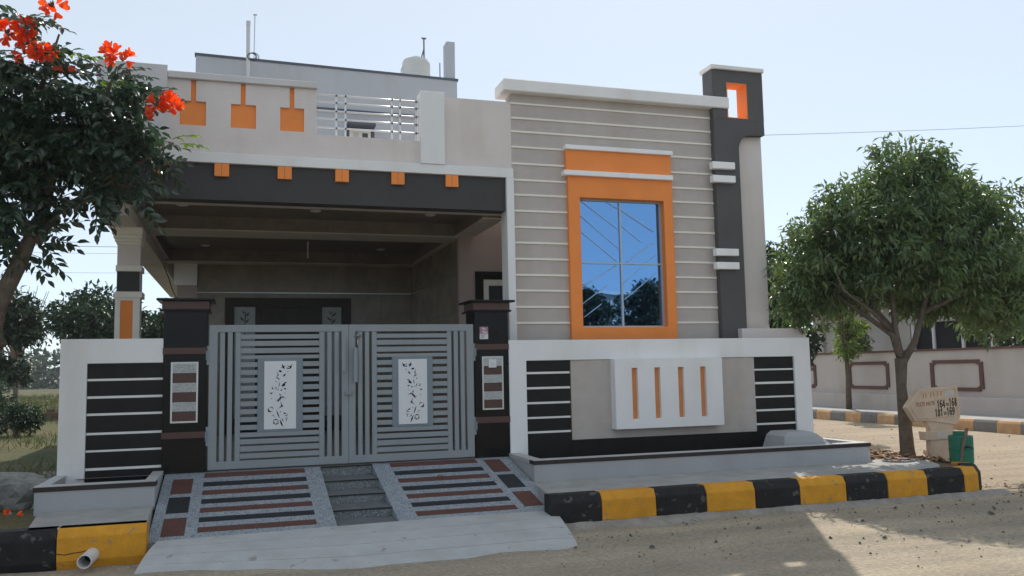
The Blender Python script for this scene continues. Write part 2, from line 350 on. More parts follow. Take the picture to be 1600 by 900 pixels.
k=thing('kerb','painted kerb left of the entrance ramp with one cracked yellow block','kerb',(-2,-2,0))
for i,(a,c) in enumerate([(-1.112,-.42),(-1.72,-1.116),(-2.32,-1.724),(-2.92,-2.324),(-3.52,-2.924),(-4.12,-3.524),(-4.72,-4.124)]):
    o=kerb_block(k,a,c,M['kerbyellow'] if i%2==0 else M['kerbblack'])
    if i==0:
        o['label']='cracked yellow kerb block with a drain pipe'
        ck=MB(); pts=[(-1.11,.125),(-1.05,.112),(-.99,.122),(-.93,.126),(-.88,.135)]
        for (xa,za),(xb,zb) in zip(pts[:-1],pts[1:]): ck.hexa([(xa,-2.0225,za-.003),(xb,-2.0225,zb-.003),(xb,-2.01,zb-.003),(xa,-2.01,za-.003),(xa,-2.0225,za+.003),(xb,-2.0225,zb+.003),(xb,-2.01,zb+.003),(xa,-2.01,za+.003)])
        ck.build('crack',M['nearblack'],o)
p=thing('drain_pipe','short white plastic drain pipe poking out of the yellow kerb block','pipe',(-.85,-2.0,.09))
b=MB(); n=18; ang=[2*math.pi*i/n for i in range(n)]
ring=lambda yy,r,zz,xx:[(xx+r*math.cos(a),yy,zz+r*math.sin(a)) for a in ang]
b.v=ring(-2.0,.056,.10,-.835)+ring(-2.24,.056,.085,-.865)+ring(-2.24,.049,.085,-.865)+ring(-2.03,.049,.10,-.84)
b.f=[(r_*n+i,r_*n+(i+1)%n,(r_+1)*n+(i+1)%n,(r_+1)*n+i) for r_ in range(3) for i in range(n)]
b.build('pipe_body',M['pipe'],p,smooth=False); 
MB().add(ring(-2.06,.049,.097,-.84),[tuple(range(n))]).build('pipe_shade_disc',M['nearblack'],p)  # black disc stands for the shade inside the pipe

k=thing('kerb','faded cream and grey kerb on the far side of the side road','kerb',(16.15,7,0))
y=-2.0
for i in range(36):
    l=.62; b=MB().prism([(16.15,-.02),(16.16,.20),(16.2,.255),(16.34,.255),(16.34,-.02)],y+.003,y+l-.003)
    b.build('kerb_block',M['fkerby'] if i%2==0 else M['fkerbg'],k,bevel=.008); y+=l

# ------------------------------------------------------------------ entrance ramp
ramp=thing('entrance_ramp','sloped granite entrance ramp with brown and black stripes and centre steps','ramp',(1.5,-1,0))
zr=lambda y:.525+.205*y
def slope(name,x0,x1,ya,yb,m,lift=0.0,th=None,skew=0.0,bev=.002):
    # slab lying on the ramp slope between y=ya (upper) and y=yb (lower)
    t=th; xa0,xa1,xb0,xb1=x0,x1,x0-skew,x1-skew
    lo=lambda yy:(zr(yy)+lift-t) if t else -.03
    return MB().hexa([(xb0,yb,lo(yb)),(xb1,yb,lo(yb)),(xa1,ya,lo(ya)),(xa0,ya,lo(ya)),
                      (xb0,yb,zr(yb)+lift),(xb1,yb,zr(yb)+lift),(xa1,ya,zr(ya)+lift),(xa0,ya,zr(ya)+lift)]).build(name,m,ramp,bevel=bev)
slope('ramp_slab',-.43,1.215,0,-1.88,M['granite']); slope('ramp_slab',1.80,3.46,0,-1.80,M['granite'])
ys=[(-.06,-.20),(-.36,-.487),(-.62,-.742),(-.88,-1.0),(-1.125,-1.24),(-1.375,-1.485),(-1.62,-1.735)]
for i,(a,c) in enumerate(ys):
    m=M['brownslab'] if i%2==0 else M['blackslab']; nm='brown_strip' if i%2==0 else 'black_strip'
    slope(nm,-.022,1.035,a,c,m,.006,.03); slope(nm,2.0,3.03,a+.02,c+.02,m,.006,.03)
for i,(a,c) in enumerate([(-.22,-.67),(-.78,-1.21),(-1.35,-1.78)]):
    m=M['brownslab'] if i%2==0 else M['blackslab']; nm='brown_square' if i%2==0 else 'black_square'
    slope(nm,-.33,-.13,a,c,m,.006,.03); slope(nm,3.12,3.325,a+.12,c+.12,m,.006,.03)
zs=[.522,.415,.322,.235,.15]; yn=[-.06,-.53,-.985,-1.42,-1.84]
for i in range(4):
    piece('riser',M['riser'],ramp,1.217,1.798,yn[i],yn[i]+.05,zs[i+1]-.05,zs[i]-.012)
    piece('tread',M['tread'],ramp,1.217,1.798,yn[i+1]+.012,yn[i],zs[i+1]-.06,zs[i+1])
    piece('step_edge_strip',M['blackslab'],ramp,1.217,1.798,yn[i]-.014,yn[i]+.0005,zs[i]-.012,zs[i]+.001,.002)  # thin black strip along each step's front edge
MB().box(1.2155,1.7995,-.04,0,0,.52).build('landing_edge',M['riser'],ramp)

# concrete apron of four cast strips
ap=thing('concrete_apron','pale grooved concrete apron sloping from the ramp down to the road','apron',(1.5,-2.4,0))
NX=26
def edge(t,u):                            # t 0 top..1 bottom, u 0 left..1 right
    x=(-.335*(1-t)-.47*t)*(1-u)+(3.41*(1-t)+3.22*t)*u
    yt=-1.95+.23*u; yb=-2.44-.50*min(1,u*2.2)*(1-.08*u)+.04*math.sin(u*23)*(t>.99)*.35
    yy=yt*(1-t)+yb*t; z=.158*(1-t)**1.0+.045*math.sin(math.pi*t)*.6-.004*t
    if u>.97: z-=.012*(u-.97)/.03
    return (x,yy,z)
for (t0,t1) in [(0,.30),(.307,.555),(.562,.79),(.797,1.0)]:
    b=MB()
    for k_ in range(4):
        t=t0+(t1-t0)*k_/3
        for i in range(NX+1): b.v.append(edge(t,i/NX))
    n=NX+1
    for k_ in range(3):
        for i in range(NX): b.f.append((k_*n+i+n,k_*n+i+n+1,k_*n+i+1,k_*n+i))
    m0=len(b.v)
    rim=[i for i in range(n)]+[k_*n+NX for k_ in range(1,4)]+[3*n+i for i in range(NX-1,-1,-1)]+[k_*n for k_ in (2,1)]
    for i in rim: x,yy,z=b.v[i]; b.v.append((x,yy,z-.06 if z>.05 else -.05))
    q=len(rim)
    for i in range(q): b.f.append((rim[i],rim[(i+1)%q],m0+(i+1)%q,m0+i))
    b.build('concrete_strip',M['apron'],ap)
b=MB()
for t in (0,.33,.66,1.0):
    for i in range(NX+1): x,yy,z=edge(t*.985,i/NX); b.v.append((x,yy,z-.012))
for k_ in range(3):
    for i in range(NX): b.f.append((k_*n+i+n,k_*n+i+n+1,k_*n+i+1,k_*n+i))
b.build('apron_bed',M['tread'],ap)

# ------------------------------------------------------------------ planters
def planter(name,label,x0,x1,back,ends):
    t=thing(name,label,'planter',((x0+x1)/2,-.9,.32)); yf=-.94
    piece('planter_wall',M['planter'],t,x0,x1,yf,yf+.12,.28,.515)
    piece('coping',M['coping'],t,x0-.012,x1+.012,yf-.012,yf+.135,.515,.557)
    piece('coping_top',M['copingtop'],t,x0-.008,x1+.008,yf-.008,yf+.131,.557,.566)
    for e,xa in zip(('l','r'),ends):
        piece('planter_wall',M['planter'],t,xa[0],xa[1],yf+.12,back,.28,.515)
        piece('coping_top',M['copingtop'],t,xa[0]-.004,xa[1]+.004,yf+.136,back,.515,.563)
    piece('planter_soil',M['nearblack'],t,x0+.125,x1-.125,yf+.122,back,.30,.44)
    return t
planter('planter','long low planter under the wide right boundary wall, with dark coping',3.475,8.0,-.005,[(3.475,3.60),(7.88,8.0)])
planter('planter','short low planter under the striped left boundary wall',-1.505,-.45,-.005,[(-1.505,-1.40),(-.55,-.45)])
b=MB().hexa([(6.86,-.80,.36),(7.86,-.80,.36),(7.86,-.15,.36),(6.86,-.15,.36),(6.93,-.72,.715),(7.36,-.72,.715),(7.36,-.25,.715),(6.93,-.25,.715)])
t=b.build('concrete_block',M['planter'],bevel=.05,loc=(7.3,-.5,.36)); tag(t,'grey sloping concrete block at the right end of the long planter','block')

# ------------------------------------------------------------------ boundary walls
bw=thing('boundary_wall','wide white framed boundary wall with black stripes and a slotted white box','boundary wall',(5.7,0,.4))
MB().plate(3.495,7.872,.2,1.939,0,.14,[(3.722,7.61,-1,1.684)]).build('white_frame',M['white'],bw,bevel=.004,weld=True)
piece('backing_panel',M['blacktile'],bw,3.71,7.62,.055,.12,.3,1.69)
def strips(zs_,x0,x1):
    zs_=sorted(zs_)
    for (a,b_),(c,d) in zip(zs_[:-1],zs_[1:]): piece('white_strip',M['strip'],bw,x0,x1,.034,.0555,b_+.001,c-.001,.002)

zl=[(1.545,1.684),(1.357,1.515),(1.172,1.327),(.989,1.143),(.812,.962)]
zrr=[(1.524,1.684),(1.346,1.498),(1.154,1.313),(.977,1.128),(.793,.947)]
for z0,z1 in zl: piece('black_tile',M['blacktile'],bw,3.724,4.31,.03,.056,z0,z1,.002)
for z0,z1 in zrr: piece('black_tile',M['blacktile'],bw,6.99,7.608,.03,.056,z0,z1,.002)
piece('black_tile',M['blacktile'],bw,3.724,4.3145,.03,.056,.40,.783,.002); piece('black_tile',M['blacktile'],bw,6.988,7.608,.03,.056,.40,.764,.002)
strips(zl+[(.40,.783)],3.725,4.309); strips(zrr+[(.40,.764)],6.991,7.607)
piece('black_base_tile',M['blacktile'],bw,4.317,6.985,.03,.056,.40,.682,.002)
piece('grey_panel',M['stucco'],bw,4.317,6.985,.018,.056,.685,1.6835)
pb=MB().plate(4.86,6.405,.80,1.683,-.125,.0175,[(x,x+.082,.922,1.568) for x in (5.094,5.414,5.752,6.077)]).build('slotted_box',M['white'],bw,bevel=.003,weld=True)
for x in (5.094,5.414,5.752,6.077): piece('slot_lining',M['orangebox'],pb,x-.004,x+.086,-.075,.0165,.918,1.572)
gw=MB().prismz([(7.0,.30),(8.05,.30),(8.05,14),(7.93,14),(7.93,.42),(7.0,.42)],.3,2.085).build('side_boundary_wall',M['greige'],bevel=.006,loc=(7.9,1,.3)); tag(gw,'plain grey side wall just behind the right boundary wall','boundary wall')
bw=thing('boundary_wall','narrow white boundary wall with black stripes left of the gate','boundary wall',(-1,0,.4))
MB().plate(-1.487,-.468,.2,1.994,0,.14,[(-1.225,-.40,-1,1.73)]).build('white_frame',M['white'],bw,bevel=.004,weld=True)
piece('backing_panel',M['blacktile'],bw,-1.235,-.47,.055,.12,.3,1.735)
zz_=[(1.569,1.730),(1.383,1.541),(1.2,1.354),(.996,1.172),(.812,.968),(.625,.787),(.40,.594)]
strips(zz_,-1.223,-.471)
for z0,z1 in zz_: piece('black_tile',M['blacktile'],bw,-1.223,-.47,.03,.056,z0,z1,.002)
gw=MB().box(-1.48,-1.36,.145,14,.2,1.9).build('side_boundary_wall',M['greige'],bevel=.006,loc=(-1.4,1,.3)); tag(gw,'plain grey side wall running back behind the left boundary wall','boundary wall')

# ------------------------------------------------------------------ gate pillars
def gate_pillar(label,x0,x1,bands,inl,right):
    t=thing('gate_pillar',label,'gate pillar',((x0+x1)/2,.2,.5)); y0,y1=-.005,.42
    zt=2.29
    piece('shaft',M['pillar'],t,x0,x1,y0,y1,.3,2.292)
    for z0,z1 in bands: piece('brown_band',M['brown'],t,x0-.006,x1+.006,y0-.006,y1+.006,z0,z1)
    piece('cap_ledge',M['pillar'],t,x0-.045,x1+.035,y0-.04,y1+.04,2.292,2.314)
    piece('cap_neck',M['brown'],t,x0-.02,x1+.02,y0-.02,y1+.02,2.314,2.408)
    piece('cap_slab',M['pillar'],t,x0-.075,x1+.075,y0-.075,y1+.075,2.408,2.435,.006)
    a,c,z0,z1=inl
    MB().plate(a,c,z0,z1,y0-.014,y0,[(a+.018,c-.018,z0+.018,z1-.018)]).build('inlay_frame',M['silver'],t,weld=True)
    h=(z1-z0-.036)/6
    for i in range(6):
        zz=z1-.018-h*(i+1); piece('stone_strip',M['granwhite'] if i%2==0 else M['brown'],t,a+.018,c-.018,y0-.008-(.004 if i%2==0 else 0),y0+.002,zz+.001,zz+h-.001,.0015)
    return t
M['granwhite']=mat('white_rough_stone',(.44,.46,.46),.7,.15,25,.7,80,fleck=(60,(.22,.24,.24),.58))
gpl=gate_pillar('black granite gate pillar at the left hinges, beside the striped wall',-.47,-.018,[(1.818,1.89),(.898,.968)],(-.388,-.106,1.068,1.732),False)
gpr=gate_pillar('black granite gate pillar at the right hinges, with a pink sticker and a bell plate',3.066,3.492,[(1.826,1.896),(.937,1.012)],(3.148,3.416,1.098,1.745),True)
st=thing('sticker','pink and white paper sticker near the top of the right gate pillar','sticker',(3.178,-.012,1.956))
M['stick']=mat('pink_sticker',(.26,.10,.16),.5,.5,60,col2=(.45,.27,.33)); M['stickw']=mat('white_sticker',(.62,.62,.62),.5,.05,60)
piece('picture',M['stick'],st,3.126,3.232,-.0105,-.006,2.024,2.108,.0005); piece('paper',M['stickw'],st,3.126,3.232,-.0105,-.006,1.956,2.0235,.0005)
for zz,l in ((2.008,.07),(1.993,.05),(1.975,.035)): piece('printed_line',M['etch'],st,3.138,3.138+l,-.0115,-.0106,zz-.003,zz+.003,.0002)
pf=MB()
for (xa,za,xb,zb) in ((3.155,2.095,3.20,2.075),(3.20,2.075,3.16,2.05),(3.16,2.05,3.205,2.035),(3.215,2.05,3.217,2.035)): pf.hexa([(xa-.006,-.0115,za-.006),(xb-.006,-.0115,zb-.006),(xb-.006,-.0106,zb-.006),(xa-.006,-.0106,za-.006),(xa+.006,-.0115,za+.006),(xb+.006,-.0115,zb+.006),(xb+.006,-.0106,zb+.006),(xa+.006,-.0106,za+.006)])
pf.build('printed_mark',M['stickw'],st)
bell=thing('bell_switch','small square white bell switch on the inlay of the right gate pillar','bell switch',(3.28,-.02,1.606))
piece('switch_plate',M['panelwhite'],bell,3.229,3.327,-.034,-.017,1.606,1.707,.004); piece('push_button',M['stickw'],bell,3.262,3.294,-.040,-.034,1.636,1.676,.003)

# ------------------------------------------------------------------ the two gate leaves
STROKES=[((258,122),(292,150),9,.3),((250,155),(282,175),12,-.2),((222,190),(258,198),13,.1),((305,140),(362,128),7,.3),((312,172),(352,135),10,.25),((265,250),(292,222),11,.1),((300,165),(330,172),8,0),((312,208),(318,196),6,0),
 ((195,260),(202,205),7,.35),((200,270),(228,272),8,-.2),((222,285),(232,275),6,0),((190,302),(205,300),6,0),((225,355),(235,310),5,0),((248,345),(285,310),15,.3),((285,312),(305,312),7,0),((262,360),(295,318),7,-.25),((275,372),(302,376),10,.1),((215,392),(222,375),5,0),
 ((160,350),(180,380),7,.3),((185,355),(198,385),6,-.3),((132,412),(165,408),9,.3),((240,392),(262,385),8,0),((280,420),(288,420),6,0),((150,470),(160,474),7,0),
 ((195,490),(232,425),8,.4),((208,505),(232,468),11,.15),((232,425),(252,440),6,.2),((240,495),(298,478),9,-.5),((220,575),(240,505),9,.35),((250,548),(272,548),9,.15),
 ((120,565),(160,605),12,.3),((130,562),(172,585),6,-.35),((168,635),(175,648),8,0),((185,655),(190,660),6,0),((205,592),(232,670),8,0),((240,610),(250,606),6,0),((275,612),(300,628),10,.2),((285,650),(315,630),6,.2),((310,665),(320,668),6,0),
 ((262,670),(280,700),6,.3),((290,668),(298,705),6,-.3),((172,695),(222,692),8,-.2),((175,700),(188,732),9,.1),((188,732),(225,722),8,0),((222,692),(226,722),6,.2),((238,688),(268,758),11,0)]
def gate_leaf(label,fx,z0,hx,flip,ry):
    """fx maps local 0..1.54 (hinge to meeting stile) to world x"""
    t=thing('gate_leaf',label,'gate',(fx(.77),0,z0),'grey gate leaves')
    g=M['gate']; Y0,Y1=ry,ry+.035
    def bar(name,a,c,za,zb,m=g,ya=Y0+.004,yb=Y1-.004,bev=.003):
        xa,xb=sorted((fx(a),fx(c))); return piece(name,m,t,xa,xb,ya,yb,za,zb,bev)
    xa,xb=sorted((fx(0),fx(1.537))); ha,hb=sorted((fx(.09),fx(1.458)))
    MB().plate(xa,xb,z0,2.14,Y0,Y1,[(ha,hb,z0+.088,2.058)]).build('frame',g,t,bevel=.004,weld=True)
    zb=z0+.088
    for a,c in ((.117,.168),(.197,.25),(.28,.337),(1.203,1.262),(1.294,1.344),(1.376,1.426)): bar('vertical_slat',a,c,zb,2.058)
    for a,c in ((1.981,2.031),(1.90,1.958),(1.818,1.877),(1.753,1.795),(.883,.934),(.805,.861),(.724,.785),(.648,.704)): bar('horizontal_slat',.3375,1.2025,a,c,ya=Y0+.006)
    for kk in range(9):
        zt=1.719-.0876*kk; bar('short_slat',.3375,.5205,zt-.0546,zt,ya=Y0+.006); bar('short_slat',1.0185,1.2025,zt-.0546,zt,ya=Y0+.006)
    bar('panel_surround',.521,1.018,.9345,1.7525,M['gatedark'],Y0+.002,Y1)
    fp=bar('flower_panel',.593,.944,.962,1.726,M['panelwhite'],Y0-.006,Y0+.0015,.001)
    b=MB()
    for (p,q,wd,cv) in STROKES:
        p=Vector(p); q=Vector(q); d=q-p; nrm=Vector((-d.y,d.x)); pts=[]
        for s in range(9):
            u=s/8; c=p+d*u+nrm*cv*math.sin(math.pi*u); ww=max(2.6,wd*.78*math.sin(math.pi*min(max(u,.08),.92))); pts.append((c,ww))
        dn=nrm.normalized(); ol=[c+dn*w_ for c,w_ in pts]+[c-dn*w_ for c,w_ in reversed(pts)]
        v=[]
        for c in ol:
            u=(c.x-80)/320; vv=(c.y-95)/685
            v.append((fx(.593+.351*(u if not flip else u)),Y0-.0068,1.726-.764*vv))
        b.add(v,[tuple(range(len(v)))])
    b.build('floral_cutout_shade',M['nearblack'],fp)  # black faces on the panel stand for shade behind the cutouts
    for z_ in (1.80,.91):
        hh=bar('hinge',-.038,.004,z_-.105,z_+.105,g,Y0-.004,Y1-.01); a,c=sorted((fx(-.03),fx(-.012)))
        MB().tube([((a+c)/2,Y0-.012,z_-.05),((a+c)/2,Y0-.012,z_+.05)],.012,10).build('hinge_pin',M['gatedark'],hh)
    return t
L=gate_leaf('left grey slatted gate leaf with a white floral panel',lambda x:.003+x,.54,None,False,.0)
Rg=gate_leaf('right grey slatted gate leaf with star ornament and white floral panel',lambda x:3.047-.979*x,.54,None,True,.0)
# handles, latch, star ornament
def handle(t,x,z0,z1):
    MB().box(x-.022,x+.022,-.062,-.042,z0,z1).box(x-.012,x+.012,-.044,.004,z0+.03,z0+.055).box(x-.012,x+.012,-.044,.004,z1-.055,z1-.03).build('handle',M['gate'],t,bevel=.003)
handle(L,1.478,1.592,1.98); handle(Rg,1.615,1.467,1.867)
b=MB().box(1.50,1.575,-.03,-.004,1.325,1.355); b.tube([(1.545,-.045,1.33),(1.545,-.045,1.385)],.012,8).build('latch',M['gate'],Rg)
b=MB()
for i in range(8):
    a=2*math.pi*i/8; l=.085 if i%4==0 else (.065 if i%2==0 else .04); c=(1.645,-.012,2.005); d=(math.sin(a),math.cos(a)); n_=(-d[1],d[0])
    b.add([(c[0]+n_[0]*.011,-.008,c[2]+n_[1]*.011),(c[0]+d[0]*l,-.008,c[2]+d[1]*l),(c[0]-n_[0]*.011,-.008,c[2]-n_[1]*.011),(c[0],-.026,c[2])],[(0,1,3),(1,2,3),(2,1,0)])
b.tube([(1.645,-.012,1.96),(1.645,-.012,1.90)],[.012,.004],6); b.build('star_ornament',M['silver'],Rg)

# ------------------------------------------------------------------ the house
H=thing('house','grey, white and orange single storey house with a dark carport and tall facade','house',(3.2,.5,.5))
# tower front
surr=(4.51,6.07)
MB().plate(3.745,6.758,.4,5.25,.5,.72,[(4.64,5.98,2.06,3.93)]).build('facade_wall',M['stucco'],H)
for z in (5.12,4.92,4.735,4.525,4.30,4.08,3.88,3.665,3.448,3.24,3.025,2.812,2.606,2.39,2.18):
    zz=(z-.013,z+.013)
    if z<4.55:
        piece('white_groove_line',M['cream'],H,3.742,4.515,.486,.502,*zz,.002); piece('white_groove_line',M['cream'],H,6.055,6.752,.486,.502,*zz,.002)
    else: piece('white_groove_line',M['cream'],H,3.742,6.752,.486,.502,*zz,.002)
MB().box(3.615,7.005,.37,.80,5.25,5.415).build('facade_coping',M['gwhite'],H,bevel=.012)
# window surround, ledges, window
ws=MB().plate(4.51,6.07,1.952,4.157,.43,.60,[(4.678,5.93,2.122,3.868)]).build('window_surround',M['orange'],H,bevel=.006,weld=True)
piece('surround_head',M['orange'],ws,4.487,6.06,.428,.52,4.226,4.516,.006)
piece('white_ledge',M['bwhite'],ws,4.468,6.075,.385,.53,4.516,4.576,.006); piece('white_ledge',M['bwhite'],ws,4.44,6.062,.375,.53,4.157,4.226,.006)
wf=MB().plate(4.678,5.93,2.122,3.868,.535,.585,[(4.698,5.295,2.142,2.985),(5.32,5.91,2.142,2.985),(4.698,5.295,3.005,3.848),(5.32,5.91,3.005,3.848)]).build('window',M['winframe'] if 'winframe' in M else mat('pale_blue_window_frame',(.42,.50,.58),.4,.05,5,metal=.3),H,weld=True)
for a,c,d,e in ((4.698,5.295,2.142,2.985),(5.32,5.91,2.142,2.985),(4.698,5.295,3.005,3.848),(5.32,5.91,3.005,3.848)):
    piece('pane',M['glass'],wf,a,c,.557,.563,d,e,0)
M['grille']=mat('glass_tinted_bar',(.36,.58,.92),.5,.1,6)  # daylight through blue glass is put into this bar colour; bars sit outside
def gbar(x0,z0,x1,z1,r=.007): return MB().tube([(x0,.552,z0),(x1,.552,z1)],r,6)
G=[(4.74,3.84,5.29,3.46),(4.70,3.66,5.29,3.19),(4.70,3.44,5.25,3.02),(5.12,3.84,5.29,3.75),(5.33,3.74,5.82,3.45),(5.33,3.52,5.62,3.30),(5.40,3.02,5.82,3.31),(5.68,3.02,5.85,3.13),(4.71,2.66,5.24,2.97),(4.72,2.44,5.1,2.70),(4.74,2.26,5.0,2.44),(5.34,2.50,5.82,2.86),(5.33,2.72,5.6,2.93)]
for i,(a,c,d,e) in enumerate(G): gbar(a,c,d,e,.010 if i in (4,6,8) else .0055).build('grille_bar',M['grille'],wf)
MB().box(4.4,6.2,.74,3.5,1.0,4.4).build('room_shade_box',M['nearblack'],H)  # solid black box; its colour stands for the unlit room
# tall corner column
Z0=.4; P=[(6.752,Z0),(7.15,Z0),(7.15,4.60)]
for i in range(9): a=R(180-90*i/8); P.append((7.15+.19+.19*math.cos(a),4.66+.22*math.sin(a)))
P+=[(7.588,4.895)]
ck=MB().prism(P+[(7.588,5.10),(6.752,5.10)],.40,.66); ck.build('corner_column',M['dgrey'],H,bevel=.003,weld=True)
MB().plate(6.752,7.588,5.1005,5.824,.40,.66,[(6.985,7.325,5.122,5.648)]).build('column_head',M['dgrey'],H)
MB().plate(6.98,7.33,5.117,5.653,.404,.656,[(7.003,7.312,5.135,5.635)]).build('opening_lining',M['orange'],H)
MB().box(6.725,7.60,.36,.70,5.8245,5.885).build('column_coping',M['gwhite'],H,bevel=.006)
MB().box(6.752,7.588,.661,.70,4.0,5.0995).build('column_neck',M['dgrey'],H)
MB().box(7.14,7.585,.5,.655,.4,4.93).build('corner_wall',M['greige'],H)
for z0 in (4.352,4.157,3.111,2.92): piece('white_bar',M['bwhite'],H,6.664,7.026,.325,.42,z0,z0+.098,.004)
MB().box(4.25,7.58,.725,12,.4,4.95).build('house_body',M['greige'],H)
# carport
MB().box(-1.27,3.742,.425,.60,4.09,4.213).build('white_band',M['white'],H,bevel=.004)
MB().box(3.642,3.745,.42,.69,.4,4.0895).build('white_band',M['white'],H,bevel=.004)
MB().box(-1.268,3.6415,.475,.70,3.652,4.0895).build('carport_fascia',M['fascia'],H)
for x in (-1.2,-.64,.022,.746,1.434,2.13,2.831):
    o=piece('orange_block',M['orange'],H,x,x+.166,.432,.476,3.932,4.0885,.003); piece('block_groove',M['ftrim'],o,x+.079,x+.083,.4312,.434,3.935,4.086,.001)
MB().box(-1.272,-.515,.43,.62,4.2135,5.238).build('parapet_pier',M['lgrey'],H,bevel=.005)
sq=[(-.378,-.084,4.548,4.842),(.20,.49,4.548,4.842),(.775,1.06,4.548,4.842)]
stx=[(-.256,-.198),(.31,.367),(.886,.942)]
MB().plate(-.515,1.212,4.2135,5.10,.5,.62,sq+[(a,c,4.84,5.2) for a,c in stx]).build('parapet_wall',M['greige'],H)
for (a,c,d,e),(f,g) in zip(sq,stx):
    MB().prism([(a-.01,d-.01),(c+.01,d-.01),(c+.01,e+.01),(g+.008,e+.01),(g+.008,5.098),(f-.008,5.098),(f-.008,e+.01),(a-.01,e+.01)],.530,.60).build('orange_recess',M['orange'],H)
MB().box(-.513,1.222,.455,.66,5.101,5.182).build('parapet_coping',M['lgrey'],H,bevel=.006)
MB().box(1.212,2.505,.5,.62,4.2135,4.528).build('parapet_wall',M['greige'],H)
MB().box(2.505,2.82,.41,.64,4.2135,5.165).build('parapet_pier',M['white'],H,bevel=.005)
MB().box(2.82,3.744,.5,.62,4.2135,5.132).build('parapet_wall',M['greige'],H)
rl=[]
for z in (5.06,4.967,4.857,4.753,4.64):
    rl.append(MB().tube([(1.2,.56,z),(2.52,.56,z)],.011,8).build('terrace_rail',M['rail'],H,smooth=True))
for x in (1.46,1.575,2.165,2.27,2.478):
    MB().box(x-.011,x+.011,.572,.594,4.52,5.075).build('rail_post',M['rail'],H)
    for z in (5.06,4.967,4.857,4.753,4.64): piece('rail_clamp',M['navy'],H,x-.011,x+.011,.547,.576,z-.010,z+.010,.002)
# ceiling and beams
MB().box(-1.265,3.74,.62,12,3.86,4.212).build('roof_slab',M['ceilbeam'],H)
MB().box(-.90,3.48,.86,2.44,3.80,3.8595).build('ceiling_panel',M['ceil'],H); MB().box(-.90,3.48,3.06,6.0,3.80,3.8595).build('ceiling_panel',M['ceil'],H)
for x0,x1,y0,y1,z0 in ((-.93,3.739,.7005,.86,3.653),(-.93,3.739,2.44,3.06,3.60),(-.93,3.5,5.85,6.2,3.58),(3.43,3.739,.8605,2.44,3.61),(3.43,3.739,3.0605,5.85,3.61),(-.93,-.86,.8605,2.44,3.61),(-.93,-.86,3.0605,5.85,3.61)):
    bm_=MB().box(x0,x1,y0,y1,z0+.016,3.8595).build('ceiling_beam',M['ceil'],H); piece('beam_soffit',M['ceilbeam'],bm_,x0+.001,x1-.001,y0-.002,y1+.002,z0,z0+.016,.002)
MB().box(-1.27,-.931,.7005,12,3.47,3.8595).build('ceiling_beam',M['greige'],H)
for x,y in ((-.4,1.62),(1.3,1.72),(2.9,1.72),(-.25,5.3),(2.75,5.3)):
    MB().lathe([(.07,0),(.075,-.012),(.05,-.02)],(x,y,3.80),16).build('ceiling_light',M['panelwhite'],H)
MB().tube([(1.41,4.6,3.80),(1.41,4.6,3.52)],.012,8).build('fan_rod',M['panelwhite'],H)
# back wall with tiles
MB().box(-.75,3.75,6.215,12,.4,3.8595).build('back_wall',M['pink'],H)
piece('white_wall_block',M['white'],H,-.80,-.41,6.15,6.214,3.19,3.58)
def tiles(rows,cols,face):
    for z0,z1 in rows:
        for a,c in cols:
            if face=='y':
                if a>=.07 and c<=2.33 and z1<2.98: continue
                piece('wall_tile',M['tile'],H,a+.002,c-.002,6.195,6.2145,z0+.002,z1-.002,.002)
            else: piece('wall_tile',M['tile'],H,3.482,3.5,a+.002,c-.002,z0+.002,z1-.002,.002)
tiles([(3.08,3.58)],[(-.41,.4),(.4,1.2),(1.2,2.0),(2.0,2.8),(2.8,3.48)],'y')
piece('wall_tile',M['tile'],H,.072,2.32,6.195,6.2145,2.975,3.06,.002)
tiles([(.53,1.2),(1.2,1.85),(1.85,2.46),(2.46,3.06)],[(-.41,.07),(2.322,2.9),(2.9,3.48)],'y')
piece('tile_trim',M['silver'],H,-.41,3.48,6.19,6.214,3.0615,3.0785,.001)
tiles([(.53,1.2),(1.2,1.85),(1.85,2.46),(2.46,3.06),(3.075,3.58)],[(2.52,3.4),(3.4,4.3),(4.3,5.2),(5.2,6.19)],'x')
MB().box(3.501,3.70,2.54,6.21,.4,3.86).build('side_wall',M['pink'],H)
MB().box(3.5005,4.30,2.5,2.6,.4,3.86).build('side_wall',M['pink'],H)
sw=MB().plate(3.757,4.28,1.6,3.085,2.46,2.51,[(3.88,4.29,1.7,2.962)]).build('side_window',M['blacktile'],H,weld=True)
MB().plate(3.88,4.28,1.7,2.962,2.472,2.512,[(3.965,4.29,1.8,2.87)]).build('window_frame',M['cream'],sw,weld=True); piece('pane',M['darkglass'],sw,3.965,4.28,2.49,2.498,1.8,2.87,0)
# front door
dr=MB().plate(.072,2.32,.523,2.972,6.15,6.20,[(.227,.594,.8,2.806),(.70,1.70,.523,2.806),(1.787,2.142,.8,2.806)]).build('door',M['door'],H,weld=True)
piece('door_leaf',M['door'],dr,.70,1.70,6.17,6.195,.53,2.806)
for a,c in ((.227,.594),(1.787,2.142)):
    pn=piece('side_pane',M['frost'],dr,a,c,6.172,6.18,.8,2.806,0); b=MB(); x=(a+c)/2; b.tube([(x,6.1705,2.3),(x+.01,6.1705,2.72)],.008,5)
    for i,(dx,z) in enumerate(((-.09,2.6),(.08,2.56),(-.05,2.72),(.09,2.68),(-.1,2.46),(.1,2.44))): b.add([(x,6.170,z-.05),(x+dx*.4,6.170,z),(x+dx,6.170,z+.035),(x+dx*.7,6.170,z-.03)],[(0,1,2,3)])
    b.build('etched_plant',M['etch'],pn)
